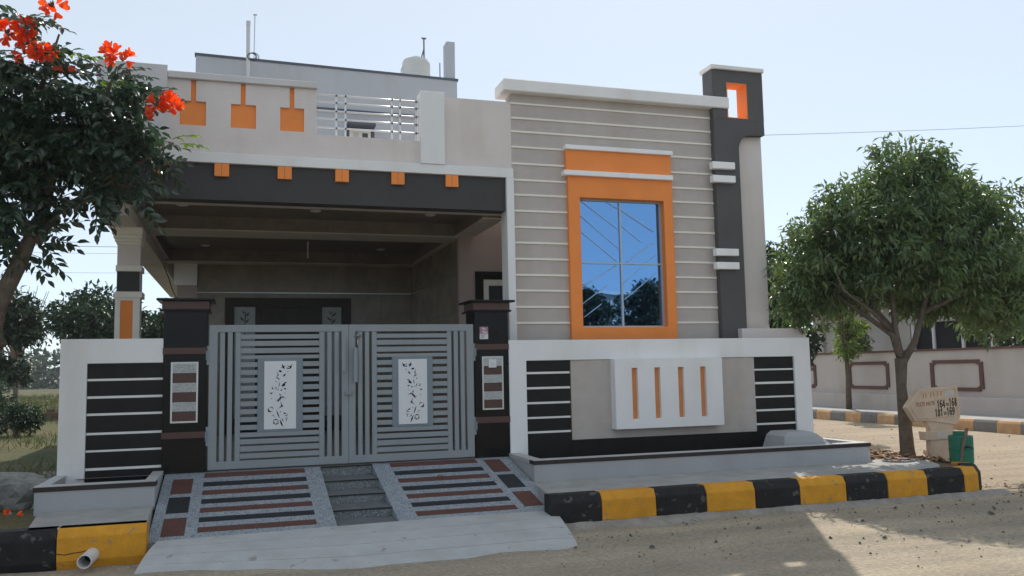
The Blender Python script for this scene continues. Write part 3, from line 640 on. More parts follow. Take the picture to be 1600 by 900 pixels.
# carport column
cx0,cx1,cy0,cy1=-1.158,-.886,1.60,1.87
c=MB().box(cx0,cx1,cy0,cy1,.4,3.26).build('carport_column',M['greige'],H,bevel=.004)
for e,z0,z1 in ((.012,3.25,3.285),(.03,3.285,3.325),(.045,3.325,3.375),(.062,3.375,3.47)): piece('capital',M['cream'],c,cx0-e,cx1+e*.4,cy0-e,cy1+e,z0,z1,.006)
piece('ledge',M['cream'],c,cx0-.012,cx1+.02,cy0-.02,cy1+.03,2.91,2.985); piece('black_panel',M['fascia'],c,cx0+.004,cx1-.004,cy0-.008,cy0+.01,2.655,2.908)
piece('ledge',M['cream'],c,cx0-.02,cx1+.03,cy0-.028,cy1+.03,2.575,2.652); 
MB().plate(cx0-.012,cx1+.005,.4,2.5745,cy0-.012,cy0+.02,[(-1.108,-.962,.6,2.54)]).build('column_facing',M['cream'],c,weld=True); piece('orange_panel',M['orange'],c,-1.108,-.962,cy0-.004,cy0+.01,.6,2.54)
# upper storey set back from the terrace, turned slightly
def U2(x): return 5.98+.042*(x+.5)
ub=MB().prismz([(-.50,U2(-.5)+.35),(4.535,U2(4.535)+.35),(4.535,11),(-.50,11)],4.213,7.50).build('upper_storey',M['upper'],H)
MB().hexa([(-.52,6.31,7.50),(4.56,6.525,7.50),(4.56,6.66,7.50),(-.52,6.45,7.50),(-.52,6.31,7.545),(4.56,6.525,7.545),(4.56,6.66,7.545),(-.52,6.45,7.545)]).build('upper_coping',M['navy'],ub)
MB().hexa([(-.50,6.335,7.36),(4.535,6.55,7.36),(4.535,6.66,7.36),(-.50,6.45,7.36),(-.50,6.335,7.50),(4.535,6.55,7.50),(4.535,6.66,7.50),(-.50,6.45,7.50)]).build('upper_band',M['upper'],ub)
def band(x0,x1,z0,z1,proud,name,m,par):
    y0,y1=U2(x0)+.352-proud,U2(x1)+.352-proud
    return MB().hexa([(x0,y0,z0),(x1,y1,z0),(x1,y1+proud+.04,z0),(x0,y0+proud+.04,z0),(x0,y0,z1),(x1,y1,z1),(x1,y1+proud+.04,z1),(x0,y0+proud+.04,z1)]).build(name,m,par)
band(1.0,4.53,6.655,6.70,.05,'sunshade_band',M['navy'],ub)
band(2.27,2.81,6.34,6.395,.30,'window_sunshade',M['navy'],ub)
uw=band(2.27,2.82,5.5,6.325,.02,'upper_window',M['navy'],ub); band(2.33,2.745,5.5,6.30,.035,'window_frame',M['cream'],uw); band(2.40,2.51,5.55,6.25,.04,'pane',M['lgrey'],uw); band(2.58,2.69,5.55,6.25,.04,'pane',M['darkglass'],uw)
MB().box(4.325,4.50,6.55,6.85,7.546,8.33).build('roof_stub_column',M['upper'],ub,bevel=.004)
tk=thing('water_tank','white plastic water tank on the roof of the upper storey','water tank',(4.0,8.1,7.5))
M['tank']=mat('white_tank_plastic',(.62,.61,.58),.5,.05,4)
MB().lathe([(.30,0),(.31,.05),(.31,.28),(.315,.30),(.31,.32),(.31,.60),(.315,.62),(.31,.64),(.31,.86),(.28,.93),(.18,.97),(.09,.985),(.09,1.02),(.02,1.03)],(4.0,8.1,7.5),28).build('tank_body',M['tank'],tk,smooth=False)
MB().tube([(3.62,8.05,7.5),(3.66,8.05,8.2),(3.78,8.05,8.43)],.014,6).build('inlet_pipe',M['pipe'],tk)
pl=MB().tube([(4.19,8.15,7.5),(4.19,8.15,8.98)],.016,6).tube([(4.19,8.15,8.75),(4.12,8.1,8.52)],.014,6).tube([(4.14,8.15,8.99),(4.24,8.15,8.99)],.02,6).build('vent_pole',M['navy'],loc=(4.19,8.15,7.5)); tag(pl,'thin grey pole standing on the roof behind the water tank','pole')
pl=MB().tube([(4.33,7.2,7.5),(4.33,7.2,8.10)],.011,6).tube([(4.1,7.2,7.62),(4.33,7.2,7.62)],.009,6).build('antenna_rod',M['navy'],loc=(4.33,7.2,7.5)); tag(pl,'short thin rod with a side arm between water tank and roof stub','rod')
pl=MB().tube([(.425,6.18,4.213),(.425,6.18,8.10)],.036,12).tube([(.425,6.18,8.10),(.425,6.18,8.19)],.041,12).build('vent_pipe',M['pipe'],smooth=False,loc=(.425,6.18,4.213)); tag(pl,'tall white plastic vent pipe rising in front of the upper storey','pipe')
pl=MB().tube([(.535,6.5,7.5),(.545,6.5,8.46)],.011,6).tube([(.515,6.5,8.46),(.585,6.5,8.46)],.016,6).build('antenna_pole',M['silver'],loc=(.54,6.5,7.5)); tag(pl,'thin metal antenna pole beside the white vent pipe','pole')
b=MB()
for rr,dx in ((.085,0),(.10,.02),(.075,-.01)): b.tube([(.50+dx+rr*math.cos(q),6.14+.012*dx*50,7.50+rr*.8*math.sin(q)) for q in np.linspace(0,6.28,20)],.008,5,False)
pl=b.build('cable_coil',M['wireb'],loc=(.5,6.14,7.5)); tag(pl,'loop of black cable tied to the white vent pipe','cable')
pl=MB().tube([(-.93,5.6,3.47),(-.84,5.55,3.25),(-.78,5.56,3.05),(-.68,5.5,2.85),(-.6,5.5,2.5),(-.55,5.5,1.9)],.010,5).build('hanging_cable',M['wireb'],loc=(-.93,5.6,3.47)); tag(pl,'thin black cable dangling from the edge of the carport roof','cable')

# ------------------------------------------------------------------ overhead wires
def wire(label,a,c,sag,r=.014):
    r*=.55
    a=Vector(a); c=Vector(c); pts=[]
    for i in range(25):
        t=i/24; p=a.lerp(c,t); p.z-=sag*4*t*(1-t); pts.append(p)
    o=MB().tube(pts,r,5).build('power_line',M['wireb'],loc=a); tag(o,label,'power line')
wire('power line crossing the sky right of the house',(6,12,7.8),(40,12,11.2),.25,.012)
wire('topmost power line behind the flame tree and column',(-30,20,5.9),(6,20,5.9),.15,.014)
wire('second power line behind the flame tree, just under the topmost',(-30,20,5.68),(6,20,5.68),.15,.008)
wire('lowest power line behind the flame tree, over the far trees',(-30,20,5.05),(6,20,5.05),.15,.008)

# ------------------------------------------------------------------ across the side road: wall and house
fwl=thing('compound_wall','pinkish grey compound wall with brown notched panels across the side road','wall',(18,9,.3))
MB().box(18.0,18.2,-20,40,.2,1.85).build('wall_body',M['fwall'],fwl); MB().box(17.95,18.24,-20,40,1.85,1.905).build('wall_coping',M['ftrim'],fwl)
MB().box(17.70,17.998,-20,40,.2,.66).build('plinth',M['fwall'],fwl,bevel=.01)
for i in range(-6,8):
    yc=10.95+i*-3.27
    y0,y1,z0,z1,n,wd=yc-.86,yc+.86,.80,1.60,.10,.115
    o=[(y0+n,z0),(y1-n,z0),(y1-n,z0+n*.6),(y1,z0+n*.6),(y1,z1-n*.6),(y1-n,z1-n*.6),(y1-n,z1),(y0+n,z1),(y0+n,z1-n*.6),(y0,z1-n*.6),(y0,z0+n*.6),(y0+n,z0+n*.6)]
    a0,a1,b0,b1=y0+wd,y1-wd,z0+wd*.8,z1-wd*.8
    inn=[(a0+n,b0),(a1-n,b0),(a1-n*.4,b0+n*.3),(a1,b0+n*.6),(a1,b1-n*.6),(a1-n*.4,b1-n*.3),(a1-n,b1),(a0+n,b1),(a0+n*.4,b1-n*.3),(a0,b1-n*.6),(a0,b0+n*.6),(a0+n*.4,b0+n*.3)]
    b=MB(); k=12
    b.v=[(17.965,y,z) for y,z in o]+[(17.965,y,z) for y,z in inn]+[(18.0,y,z) for y,z in o]+[(18.0,y,z) for y,z in inn]
    for j in range(k):
        j2=(j+1)%k; b.f+=[(j,j2,k+j2,k+j),(j,2*k+j,2*k+j2,j2),(k+j,k+j2,3*k+j2,3*k+j)]
    b.build('panel_moulding',M['ftrim'],fwl,weld=True)
fh=thing('neighbour_house','pinkish house with pale roof slabs and white veranda posts across the side road','house',(24,12,.3))
MB().plate(5,18.75,.2,3.55,0,.25,[(16.55,17.45,.3,2.86),(9.2,12.4,.9,2.86),(6,8,1,2.8)]).mesh('t',None)
def plx(y0,y1,z0,z1,x0,x1,holes,name,m,par):       # plate facing -X
    q=MB().plate(y0,y1,z0,z1,x0,x1,holes); b=MB(); b.v=[(yy,-xx+0,z) for xx,yy,z in q.v]; b.v=[(yy,xx,z) for xx,yy,z in q.v]; b.f=[tuple(reversed(f)) for f in q.f]; return b.build(name,m,par,weld=True)
plx(5,18.75,.2,3.52,22,22.25,[(16.55,17.45,.3,2.86),(9.2,13.6,.9,2.86),(5.8,8,1.0,2.8)],'wall',M['fwall'],fh)
MB().box(22.26,30,5.0,18.74,.2,3.5).build('house_body',M['nearblack'],fh); MB().box(22.251,30,18.55,18.75,.2,3.5).build('wall',M['fwall'],fh)  # body coloured black for the shade seen through the wall openings
piece('door',M['ftrim'],fh,22.12,22.16,16.56,17.44,.31,2.85); MB().box(21.86,22.0,18.0,18.14,.2,3.5).build('drain_pipe',M['fwall'],fh)
for y in (9.3,10.3,11.4,12.6,13.5): MB().tube([(22.05,y,.9),(22.05,y,2.86)],.06,8).build('veranda_post',M['white'],fh)
MB().box(20.9,30.5,14.2,19.1,3.523,3.66).build('roof_slab',M['fslab'],fh,bevel=.02); MB().box(20.85,21.05,14.15,19.15,3.661,3.99).build('roof_parapet',M['fslab'],fh,bevel=.02)
MB().box(21.3,30.5,4.2,14.0,3.523,3.70).build('roof_slab',M['fslab'],fh,bevel=.02); MB().box(21.25,21.45,4.2,14.0,3.701,4.3).build('roof_parapet',M['fwall'],fh,bevel=.02)
MB().box(21.22,21.26,4.2,14.0,3.80,4.05).build('brown_stripe',M['ftrim'],fh)
MB().box(23.0,30,8,18.3,4.0,5.6).build('upper_wall',M['fslab'],fh); MB().box(22.95,23.0,8,18.3,4.25,4.45).build('brown_stripe',M['ftrim'],fh); MB().box(22.95,23.0,8,18.3,4.95,5.12).build('brown_stripe',M['ftrim'],fh)
# white flat roofed house across the front road (seen in the window glass)
oh=thing('white_house','plain white flat roofed house across the front road, mirrored in the blue window','house',(17,-28,0))
MB().box(15.5,19,-33,-28,0,5.2).build('wall',M['white'],oh); MB().box(15.2,19.3,-33.3,-27.7,5.201,5.4).build('roof',M['white'],oh); piece('window',M['darkglass'],oh,16,17,-28.0,-27.95,1.1,2.4); piece('window',M['darkglass'],oh,17.6,18.6,-28.0,-27.95,1.1,2.4)

# ------------------------------------------------------------------ plot sign and bucket
sg=thing('plot_sign','weathered cream concrete arrow sign with black plot numbers, beside the tree trunk','sign',(9.1,-1.0,.29))
A=[(8.562,.985),(8.775,1.215),(9.405,1.255),(9.43,.85),(9.36,.735),(8.90,.800),(8.69,.800)]
MB().prism(A,-1.0,-.91).build('arrow_board',M['sign'],sg,bevel=.008)
B2=[(8.625,.99),(8.80,1.178),(9.365,1.213),(9.385,.865),(8.90,.84),(8.72,.84)]
b=MB()
for i in range(len(B2)):
    p,q=B2[i],B2[(i+1)%len(B2)]; dx,dz=q[0]-p[0],q[1]-p[1]; l=math.hypot(dx,dz); nx,nz=-dz/l*.006,dx/l*.006
    b.hexa([(p[0]-nx,-1.006,p[1]-nz),(q[0]-nx,-1.006,q[1]-nz),(q[0]-nx,-.995,q[1]-nz),(p[0]-nx,-.995,p[1]-nz),(p[0]+nx,-1.006,p[1]+nz),(q[0]+nx,-1.006,q[1]+nz),(q[0]+nx,-.995,q[1]+nz),(p[0]+nx,-.995,p[1]+nz)])
b.build('board_rim',M['sign'],sg)
MB().prism([(8.87,.812),(8.93,.70),(8.93,.66),(9.30,.66),(9.30,.70),(9.345,.80)],-.985,-.90).build('post_head',M['sign'],sg,bevel=.006)
MB().prism([(8.825,.67),(9.305,.67),(9.285,.555),(8.84,.555)],-1.0,-.88).build('post_collar',M['sign'],sg,bevel=.006)
MB().prism([(8.93,.556),(9.245,.556),(9.225,.26),(8.92,.26)],-.985,-.89).build('post',M['sign'],sg,bevel=.006)
piece('paint_patch',M['signpatch'],sg,9.18,9.34,-1.0035,-.9995,1.105,1.195,.0005)
piece('paint_patch',M['signpatch'],sg,9.02,9.20,-1.0035,-.9995,.575,.655,.0005)
def lettering(txt,x,z,h,m,name,par,thick=.0,wfac=1.0,ry=-1.004,tilt=0):
    cu=bpy.data.curves.new('text','FONT'); cu.body=txt; cu.size=h*1.4; cu.offset=thick; cu.fill_mode='BOTH'; cu.extrude=.0012; cu.space_character=.92
    to=bpy.data.objects.new('text',cu); COL.objects.link(to); bpy.context.view_layer.update()
    me=bpy.data.meshes.new_from_object(to.evaluated_get(bpy.context.evaluated_depsgraph_get()))
    COL.objects.unlink(to); bpy.data.objects.remove(to); bpy.data.curves.remove(cu)
    me.transform(Matrix.Rotation(R(90),4,'X')); me.transform(Matrix.Diagonal((wfac,1,1,1))); me.transform(Matrix.Rotation(-tilt,4,'Y'))
    me.materials.clear(); me.materials.append(m)
    o=bpy.data.objects.new(name,me); return put(o,(x,ry,z),par)
DG={'1':[[(.25,.8),(.5,1),(.5,0)]],'4':[[(.72,0),(.72,1),(.08,.3),(.95,.3)]],'6':[[(.85,.9),(.5,1),(.15,.7),(.12,.25),(.5,0),(.88,.25),(.85,.48),(.5,.58),(.15,.4)]],
    '8':[[(.5,.53),(.15,.75),(.5,1),(.85,.75),(.5,.53),(.12,.25),(.5,0),(.88,.25),(.5,.53)]],'9':[[(.15,.1),(.5,0),(.85,.3),(.88,.75),(.5,1),(.12,.75),(.15,.52),(.5,.42),(.85,.6)]],
    'T':[[(.05,1),(.95,1)],[(.5,1),(.5,0)]],'O':[[(.5,0),(.1,.3),(.1,.7),(.5,1),(.9,.7),(.9,.3),(.5,0)]]}
def painted(txt,x,z,h,wd,sw,nm):
    b=MB()
    for i,ch in enumerate(txt):
        for pl_ in DG[ch]:
            for (xa,za),(xb,zb) in zip(pl_[:-1],pl_[1:]):
                xa_,za_,xb_,zb_=x+i*wd*1.16+xa*wd,z+za*h,x+i*wd*1.16+xb*wd,z+zb*h
                za_+=.05*(xa_-x); zb_+=.05*(xb_-x); l=math.hypot(xb_-xa_,zb_-za_); ex,ez=(xb_-xa_)/l*sw*.5,(zb_-za_)/l*sw*.5; nx,nz=-ez,ex
                b.add([(xa_-ex+nx,-1.0025,za_-ez+nz),(xb_+ex+nx,-1.0025,zb_+ez+nz),(xb_+ex-nx,-1.0025,zb_+ez-nz),(xa_-ex-nx,-1.0025,za_-ez-nz)],[(0,1,2,3)])
    b.build(nm,M['ink'],sg)
painted('164',9.050,.966,.098,.038,.0115,'painted_number'); painted('TO',9.193,.990,.034,.020,.006,'painted_word'); painted('168',9.246,.985,.098,.038,.0115,'painted_number')
painted('181',9.008,.850,.098,.038,.0115,'painted_number'); painted('TO',9.146,.874,.034,.020,.006,'painted_word'); painted('169',9.200,.868,.098,.038,.0115,'painted_number')
lettering("PLOT NO'S",8.71,.995,.055,M['fade'],'faded_lettering',sg,.0,.85,tilt=.05)
b=MB()
for i,x in enumerate((8.83,8.87,8.95,9.0,9.06,9.12)): b.hexa([(x,-1.0025,1.10+.006*i),(x+.012,-1.0025,1.10+.006*i),(x+.012,-1.0,1.10+.006*i),(x,-1.0,1.10+.006*i),(x,-1.0025,1.155+.006*i),(x+.012,-1.0025,1.155+.006*i),(x+.012,-1.0,1.155+.006*i),(x,-1.0,1.155+.006*i)])
b.build('faded_lettering',M['fade'],sg)
bk=thing('green_can','green plastic can with a narrow top, standing by the sign at the kerb corner','can',(8.93,-1.35,.30))
MB().lathe([(.130,0),(.138,.01),(.141,.17),(.147,.175),(.147,.185),(.141,.19),(.143,.33),(.137,.345),(.085,.35),(.085,.39),(.076,.395)],(9.0,-1.40,.296),26).build('can_body',M['greenp'],bk)
b=MB().tube([(8.90+.035*i,-1.545+.004*i,.50+.012*math.sin(i)) for i in range(5)],.014,6); b.build('grip',M['nearblack'],bk)
b=MB().tube([(8.83,-1.55,.31),(8.88,-1.55,.52),(8.96,-1.55,.74)],[.014,.018,.021],7).build('wooden_stick',M['wood'],loc=(8.79,-1.56,.31)); tag(b,'weathered stick leaning on the green can','stick')
b=MB(); n=14
poly=[(7.62,-1.80),(7.95,-1.88),(8.45,-1.62),(8.75,-1.05),(8.55,-.78),(8.1,-.86),(7.75,-1.15)]
o=MB().prismz(poly,.25,.335).build('concrete_slab',M['concrete'],bevel=.02,loc=(8.2,-1.3,.3)); tag(o,'broken concrete slab lying in front of the tree trunk','slab')
b=MB().tube([(8.25+.2*math.cos(q),-1.15+.16*math.sin(q),.338) for q in np.linspace(0,6.283,25)],.016,6,False); b.build('cover_ring',M['tread'],o)

# ------------------------------------------------------------------ vegetation
def vnorm(a): return a/np.maximum(np.linalg.norm(a,axis=-1,keepdims=True),1e-9)
def leaf_mesh(name, pos, direc, nrm, length, width, m, parent=None, loc=None, fold=.25, droop=.0):
    """many folded lance-shaped leaves, one island each"""
    n=len(pos); d=vnorm(direc); s=vnorm(np.cross(d,nrm)); u=np.cross(s,d)
    L=length[:,None]; Wd=width[:,None]
    p0=pos; p1=pos+d*L*.45+s*Wd*.5+u*Wd*fold; p2=pos+d*L-u*L*droop; p3=pos+d*L*.45-s*Wd*.5+u*Wd*fold; pm=pos+d*L*.5-u*L*droop*.2
    v=np.stack([p0,p1,p2,p3,pm],1).reshape(-1,3)
    base=np.array(wpos(parent) if loc is None else loc); v=v-base
    i=np.arange(n)[:,None]*5
    f=np.concatenate([i+np.array([[0,1,4]]),i+np.array([[1,2,4]]),i+np.array([[2,3,4]]),i+np.array([[3,0,4]])],1).reshape(-1,3)
    me=bpy.data.meshes.new(name); me.vertices.add(len(v)); me.vertices.foreach_set('co',v.astype(np.float32).ravel())
    me.loops.add(f.size); me.loops.foreach_set('vertex_index',f.astype(np.int32).ravel())
    me.polygons.add(len(f)); me.polygons.foreach_set('loop_start',np.arange(0,f.size,3,dtype=np.int32)); me.polygons.foreach_set('loop_total',np.full(len(f),3,np.int32))
    me.update(); me.validate(); me.materials.append(m)
    o=bpy.data.objects.new(name,me); return put(o,base,parent)
def crown_points(blobs,n,shell=.55):
    """twig points inside a union of ellipsoids, denser near the surface; returns points and outward directions"""
    bl=np.array([[*c,*(r if hasattr(r,'__len__') else (r,r,r))] for c,r in blobs],float); vol=bl[:,3]*bl[:,4]*bl[:,5]; pr=vol**(2/3); pr/=pr.sum()
    k=rng.choice(len(bl),size=n,p=pr); d=vnorm(rng.normal(size=(n,3))); rad=(shell+(1-shell)*rng.random(n)**.6)*(1+.10*rng.normal(size=n))
    return bl[k,:3]+d*rad[:,None]*bl[k,3:], d
def twigs(pts,dirs,per,length,width,droop=.5,spread=1.0):
    n=len(pts); P=np.repeat(pts,per,0); D=np.repeat(dirs,per,0)
    d=vnorm(D*.5+rng.normal(size=P.shape)*spread+np.array([0,0,-droop])); P=P+rng.normal(size=P.shape)*length*.35
    nr=vnorm(rng.normal(size=P.shape)*.7+np.array([0,0,1.0])); L=length*(.7+.6*rng.random(len(P))); return P,d,nr,L,L*width*(.8+.4*rng.random(len(P)))
def make_tree(name,label,base,trunk,limbs,blobs,ntw,per,ll,lw,lm,group=None,droop=.5,shell=.55,cat='tree'):
    t=thing(name,label,cat,base,group)
    MB().tube([p for p,_ in trunk],[r for _,r in trunk],10).build('trunk',M['bark'],t,smooth=True)
    if limbs:
        b=MB()
        for l in limbs: b.tube([p for p,_ in l],[r*.68 for _,r in l],7)
        b.build('branches',M['bark'],t,smooth=True)
    pts,dr=crown_points(blobs,ntw,shell); P,d,nr,L,Wd=twigs(pts,dr,per,ll,lw,droop)
    o=leaf_mesh('foliage',P,d,nr,L,Wd,lm,t,droop=.15); o['kind']='stuff'; return t

# --- tree on the right corner
tb=(8.88,-.60,.28)
tr=[((8.88,-.60,.26),.15),((8.885,-.60,.40),.122),((8.87,-.60,.8),.10),((8.87,-.58,1.25),.088),((8.90,-.57,1.62),.10)]
tr=[(p,r*.80*(1+.06*math.sin(9*p[2]))) for p,r in tr]
lim=[[((8.90,-.57,1.58),.075),((8.84,-.5,1.95),.06),((8.55,-.3,2.25),.045),((8.15,-.1,2.6),.03),((7.9,.1,3.1),.02)],
     [((8.90,-.57,1.6),.08),((8.90,-.5,2.0),.06),((8.95,-.4,2.6),.05),((9.0,-.3,3.3),.035),((9.2,-.2,4.2),.02)],
     [((8.93,-.57,1.58),.085),((9.12,-.6,1.85),.065),((9.3,-.6,2.3),.05),((9.55,-.55,2.8),.04),((9.9,-.5,3.4),.02)],
     [((8.84,-.5,2.0),.045),((8.45,-.6,2.25),.035),((8.0,-.6,2.55),.025),((7.9,-.5,3.0),.015)],
     [((9.3,-.6,2.25),.045),((9.8,-.8,2.5),.035),((10.4,-.8,2.75),.025),((11.0,-.7,3.1),.015)],
     [((8.90,-.5,2.0),.05),((8.75,-.2,2.4),.04),((8.5,.3,2.9),.03),((8.4,.5,3.6),.015)]]
bl=[((9.35,-.3,4.15),(.62,.7,.60)),((9.0,-.1,3.85),(.7,.8,.6)),((9.9,-.2,3.85),(.75,.8,.62)),((8.4,0.0,3.45),(.65,.75,.50)),((8.15,.15,3.0),(.62,.7,.45)),((7.95,.25,2.75),(.42,.5,.35)),
    ((8.8,-.5,3.25),(.8,.7,.6)),((9.6,-.6,3.2),(.9,.8,.65)),((10.4,-.2,3.55),(.7,.8,.7)),((10.95,-.3,3.2),(.75,.8,.65)),((11.4,0,2.9),(.7,.8,.6)),((10.3,-.5,2.85),(.75,.7,.45)),((9.2,-.2,2.8),(.8,.8,.38)),((8.5,-.2,2.75),(.6,.6,.35)),((10.9,-.2,2.45),(.6,.6,.4)),((9.75,.1,2.55),(.5,.5,.25)),((10.15,-.1,4.05),(.45,.5,.45)),((9.5,-.2,4.35),(.45,.5,.42)),((10.6,-.2,3.75),(.5,.5,.5)),((9.0,0,3.4),(.9,.9,.6)),((9.8,0,3.3),(.9,.9,.6)),((8.15,.3,2.35),(.3,.35,.3)),((8.0,.1,2.55),(.38,.4,.35)),((10.4,-.4,2.4),(.45,.45,.35)),((11.1,0,2.25),(.5,.5,.4)),((9.75,-.3,2.5),(.4,.4,.3)),((11.9,.2,2.5),(.6,.6,.6))]
for c_,r_ in list(bl):
    for q_ in range(4):
        d_=vnorm(rng.normal(size=3)+np.array([0,-.25,.25])); c2=np.array(c_)+d_*np.array(r_)*.95
        if c2[0]>7.75 and c2[2]>2.2: rr_=.16+.16*rng.random(); bl.append((tuple(c2),(rr_,rr_,rr_*.85)))
make_tree('broadleaf_tree','dense round headed broadleaf tree at the kerb corner beside the arrow sign',tb,tr,lim,bl,6800,7,.118,.31,M['leafR'],droop=.75,shell=.4)
# --- trees farther right, over and behind the wall
def simple(label,x,y,z0,h,rad,lm,group,seed,ntw=900,ll=.17,lw=.42,trunk_h=.35,per=6,name='tree'):
    random.seed(seed); cz=z0+h*.62; bl=[]
    for i in range(14):
        a=random.random()*6.283; q=random.random()**.5*rad*.62; zz=cz+(random.random()-.5)*h*.52; rr=rad*(.32+.22*random.random())*(1.05-.45*abs(zz-cz)/(h*.4)); bl.append(((x+q*math.cos(a),y+q*math.sin(a),zz),(rr,rr,rr*.8)))
    tr=[((x,y,z0-.1),rad*.07+.05),((x+.03,y,z0+h*.2),rad*.05+.04),((x-.02,y,z0+h*.5),rad*.03+.03)]
    lm_=[[((x,y,z0+h*.25),rad*.035+.02),(((x+c[0])/2,(y+c[1])/2,(z0+h*.3+c[2])/2),rad*.025+.015),(c,.012)] for c,_ in bl[:8]]
    return make_tree(name,label,(x,y,z0),tr,lm_,bl,ntw,per,ll,lw,lm,group,droop=.4,shell=.35)
simple('dark leafy tree seen between the facade corner and the corner tree',12.6,7.2,.25,4.4,1.45,M['leafB'],None,3,2200,.17,.4)
simple('slender young tree with yellow green leaves before the far wall',17.2,10.9,.3,4.4,.62,M['leafL'],None,5,420,.15,.35,name='young_tree')
simple('bushy tree behind the panelled wall, below the corner tree crown',20.3,7.2,.3,3.0,1.3,M['leafB'],None,8,700,.17,.4)
simple('yellowish bush behind the panelled wall, near the brown door',20.2,14.3,.3,3.0,.9,M['leafL'],None,9,500,.16,.35,name='bush')
simple('tall tree behind the pinkish house',34,24,.3,8.5,3.6,M['leafB'],None,19,1400,.3,.45)
# --- trees far left across the grass
simple('round dark tree at the left picture edge beyond the grass',-8.6,25,.25,4.6,2.2,M['leafB'],None,11,1500,.24,.45)
simple('wide dark tree behind the carport column and striped wall',-4.2,23,.25,4.9,2.3,M['leafB'],None,12,1900,.22,.45)
simple('smaller dark tree right of the carport column, under the roof edge',-1.9,21,.25,4.0,1.5,M['leafB'],None,13,1000,.2,.45)
b=MB(); random.seed(4); c=(-10.2,38,.25); pts=[]
for i in range(26):
    a=random.random()*6.28; q=random.random()*2.0; b.tube([(c[0],c[1],2.2),(c[0]+q*.5*math.cos(a),c[1]+q*.5*math.sin(a),4.0),(c[0]+q*math.cos(a),c[1]+q*math.sin(a),5.2+random.random()*1.5-q*.3)],[.05,.03,.012],4)
t=thing('bare_tree','pale bare branched tree far behind the left edge tree','tree',c); MB().tube([(c[0],c[1],.2),(c[0],c[1],2.4)],[.14,.08],7).build('trunk',M['bark'],t); b.build('branches',M['wood'],t)
# distant wood and hedge line
def wood(name,label,x0,x1,y,h,n,seed):
    r=np.random.default_rng(seed); k=60; cx=r.uniform(x0,x1,k); cy=y+r.uniform(-6,6,k); rr=r.uniform(h*.35,h*.7,k)
    j=r.integers(0,k,n); d=vnorm(r.normal(size=(n,3))); P=np.stack([cx[j],cy[j],rr[j]*.75],1)+d*rr[j][:,None]*np.array([1.3,1,.85]); P=P[P[:,2]>0]
    m_=len(P); dd=vnorm(r.normal(size=(m_,3))); nr=vnorm(r.normal(size=(m_,3))); L=r.uniform(.7,1.4,m_)
    o=leaf_mesh(name,P,dd,nr,L,L*.6,M['leafB'],None,(x0,y,0)); o['kind']='stuff'; tag(o,label,'wood')
wood('far_wood','hazy line of trees along the horizon on the left',-120,10,150,7,9000,2)
wood('far_wood','hazy line of trees along the horizon on the right',60,220,170,8,7000,3)
# trees across the front road, mirrored in the window
simple('tree across the front road, left in the window reflection',14.0,-22,0,5.0,1.5,M['leafB'],'trees across the front road',21,900,.22,.45)
simple('tree across the front road, middle in the window reflection',17.2,-22.5,0,5.6,1.6,M['leafB'],'trees across the front road',22,1000,.22,.45)
simple('tree across the front road, right in the window reflection',20.0,-21.5,0,5.4,1.8,M['leafB'],'trees across the front road',23,1000,.22,.45)

# --- flame tree at the left edge
ft=thing('flame_tree','flame tree with dark compound leaves and orange red flower clusters at the left edge','tree',(-2.0,-.45,.25))
MB().tube([(-2.10,-.45,.2),(-2.07,-.45,.6),(-2.06,-.45,1.3),(-2.05,-.47,1.9),(-1.97,-.5,2.32),(-1.77,-.52,2.78),(-1.62,-.55,3.2)],[.13,.11,.10,.095,.088,.075,.05],12).build('trunk',M['bark'],ft,smooth=True)
b=MB()
for l in ([((-1.64,-.52,2.95),.055),((-1.45,-.6,3.25),.04),((-1.0,-.65,3.55),.03),((-.65,-.7,3.8),.02),((-.35,-.75,4.0),.012)],
          [((-1.60,-.55,3.15),.055),((-1.5,-.6,3.6),.045),((-1.25,-.7,4.1),.03),((-1.0,-.75,4.45),.02),((-.9,-.8,4.75),.01)],
          [((-1.60,-.55,3.15),.055),((-1.7,-.5,3.7),.045),((-1.7,-.6,4.3),.03),((-1.55,-.8,4.6),.02),((-1.42,-.9,5.0),.010)],
          [((-1.95,-.46,1.9),.08),((-2.3,-.4,2.6),.06),((-2.7,-.3,3.4),.04),((-2.9,-.3,4.2),.02)],
          [((-1.45,-.6,3.25),.03),((-1.15,-.75,3.35),.016),((-.95,-.8,3.38),.008)],
          [((-1.0,-.65,3.55),.02),((-.7,-.6,3.55),.012),((-.5,-.6,3.62),.008)]):
    b.tube([p for p,_ in l],[r for _,r in l],7)
b.build('branches',M['bark'],ft,smooth=True)
def compound(nl,L,seed,m,name):
    r=random.Random(seed); b=MB(); pts=[]; 
    for i in range(7):
        t=i/6; pts.append(Vector((0,L*t,-.30*L*t*t)))
    b.tube(pts,[.0045-.0004*i for i in range(7)],4,False)
    def at(t): i=min(int(t*6),5); return pts[i].lerp(pts[i+1],t*6-i)
    for k in range(nl):
        if k==nl-1: p=pts[-1]; a=0; sd=0
        else: p=at(.22+.76*(k//2)/(nl//2)); sd=1 if k%2==0 else -1; a=sd*R(58+r.uniform(-14,14))
        ll=L*.30*(1+r.uniform(-.2,.15)); w_=ll*.46; d=Vector((math.sin(a),math.cos(a),-.45+r.uniform(-.35,.25))).normalized(); s=d.cross(Vector((r.uniform(-.6,.6),r.uniform(-.6,.6),1))).normalized(); u=s.cross(d)
        q=[p,p+d*ll*.30+s*w_*.46+u*w_*.14,p+d*ll*.62+s*w_*.44+u*w_*.12,p+d*ll-u*ll*.16,p+d*ll*.62-s*w_*.44+u*w_*.12,p+d*ll*.30-s*w_*.46+u*w_*.14,p+d*ll*.30,p+d*ll*.64-u*ll*.03]
        b.add(q,[(0,1,6),(1,2,7,6),(2,3,7),(3,4,7),(4,5,6,7),(5,0,6)])
    return b.mesh(name,m)
